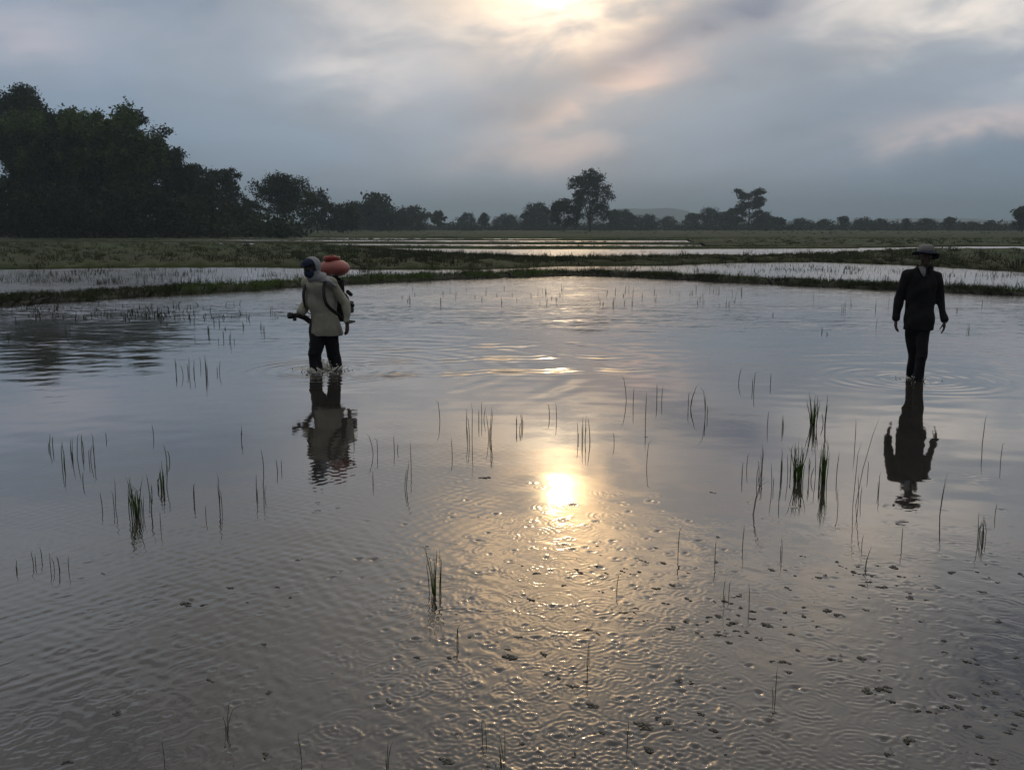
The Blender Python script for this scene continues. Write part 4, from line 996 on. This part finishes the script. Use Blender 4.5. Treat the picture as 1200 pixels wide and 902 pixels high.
bm_obj('scarf', bm, M['scarf'], root2)
bm = bmesh.new()
for h, k, a, t in legs2:
    capsule(bm, h, .10, k, .07); capsule(bm, k, .068, tuple(Vector(k)*.35+Vector(a)*.65), .056)
ellipsoid(bm, (0, .0, .70), (.15, .12, .10))
fused('trousers', bm, M['trouser'], root2, .008, 3, wr=.012, wscale=.07)
# hat: crown, drooping brim
bm = bmesh.new(); hc = hea+Vector((0, .0, .048))
tl = Matrix.Rotation(R(4), 3, 'Y') @ Matrix.Rotation(R(-7), 3, 'X')
prof = [(.094, .0), (.097, .03), (.091, .065), (.07, .09), (.04, .102), (.01, .104)]
loft(bm, [[hc+tl@Vector((r*math.cos(2*math.pi*j/28), r*1.1*math.sin(2*math.pi*j/28), z+.004*math.sin(5*2*math.pi*j/28))) for j in range(28)] for r, z in prof])
bm_obj('hat', bm, M['hat'], root2)
hat_o = bpy.context.scene.objects[-1]
bm = bmesh.new()
def brim_pt(r, j, dz):
    a = 2*math.pi*j/40; droop = .22*(r-.09)+.6*(r-.09)*max(0, math.cos(a-.6))+.14*(r-.09)*math.sin(3*a)
    return hc+tl@Vector((r*math.cos(a), r*1.1*math.sin(a), .002-droop+dz))
loft(bm, [[brim_pt(r, j, dz) for j in range(40)] for r, dz in ((.088, .004), (.118, .004), (.153, .003), (.153, -.002), (.118, -.003), (.088, -.003))], False)
hb = bm_obj('brim', bm, M['navy'], [o for o in root2.children if o.name.startswith('hat')][0])

# ------------------------------------------------------------------ splashes at the walkers' legs
def droplet_material():
    m = bpy.data.materials.new('splash_water'); m.use_nodes = True; b = m.node_tree.nodes['Principled BSDF']
    b.inputs['Base Color'].default_value = (.78, .76, .70, 1); b.inputs['Roughness'].default_value = .35; b.inputs['IOR'].default_value = 1.33
    return m
M['splash'] = droplet_material()
def splash(p, n, rad, hh, label):
    bm = bmesh.new()
    for k in range(n):
        a = random.uniform(0, 6.28); r = abs(random.gauss(rad*.5, rad*.4)); z = random.uniform(0, 1)**2*hh*max(.1, 1-r/rad*.5)
        s = random.uniform(.002, .008); ellipsoid(bm, (r*math.cos(a), r*math.sin(a), z), (s, s, s*random.uniform(.7, 1.8)), Matrix.Rotation(random.uniform(-1, 1), 3, 'X'), 7, 5)
    for k in range(n//14):
        a = random.uniform(0, 6.28); r = rad*random.uniform(.3, .9); c = Vector((r*math.cos(a), r*math.sin(a), -.01)); o = Vector((math.cos(a), math.sin(a), 0)); h = hh*random.uniform(.2, .6)
        tube(bm, [c, c+o*.02+Vector((0, 0, h*.5)), c+o*.06+Vector((0, 0, h))], [(.05, .008), (.034, .006), (.008, .003)], side=(-math.sin(a), math.cos(a), 0), seg=8)
    o = bm_obj('splash', bm, M['splash']); o.location = p; return tag(o, label, 'splash', kind='stuff')
splash(P1+Vector((-.06, -.06, 0)), 420, .28, .17, 'pale splash of muddy water around the legs of the person in beige')
splash(P2+Vector((-.02, -.05, 0)), 50, .22, .08, 'low splash of water around the legs of the person in dark clothes')

# ------------------------------------------------------------------ render settings
S.render.engine = 'CYCLES'
S.cycles.use_denoising = True
try: S.cycles.denoiser = 'OPENIMAGEDENOISE'
except Exception: pass
S.cycles.max_bounces = 6; S.cycles.diffuse_bounces = 2; S.cycles.glossy_bounces = 3; S.cycles.transmission_bounces = 2; S.cycles.volume_bounces = 0
S.cycles.caustics_reflective = False; S.cycles.caustics_refractive = False
S.cycles.sample_clamp_indirect = 4
S.view_settings.view_transform = 'Standard'; S.view_settings.look = 'None'; S.view_settings.exposure = .03; S.view_settings.gamma = 1
S.view_settings.use_curve_mapping = False
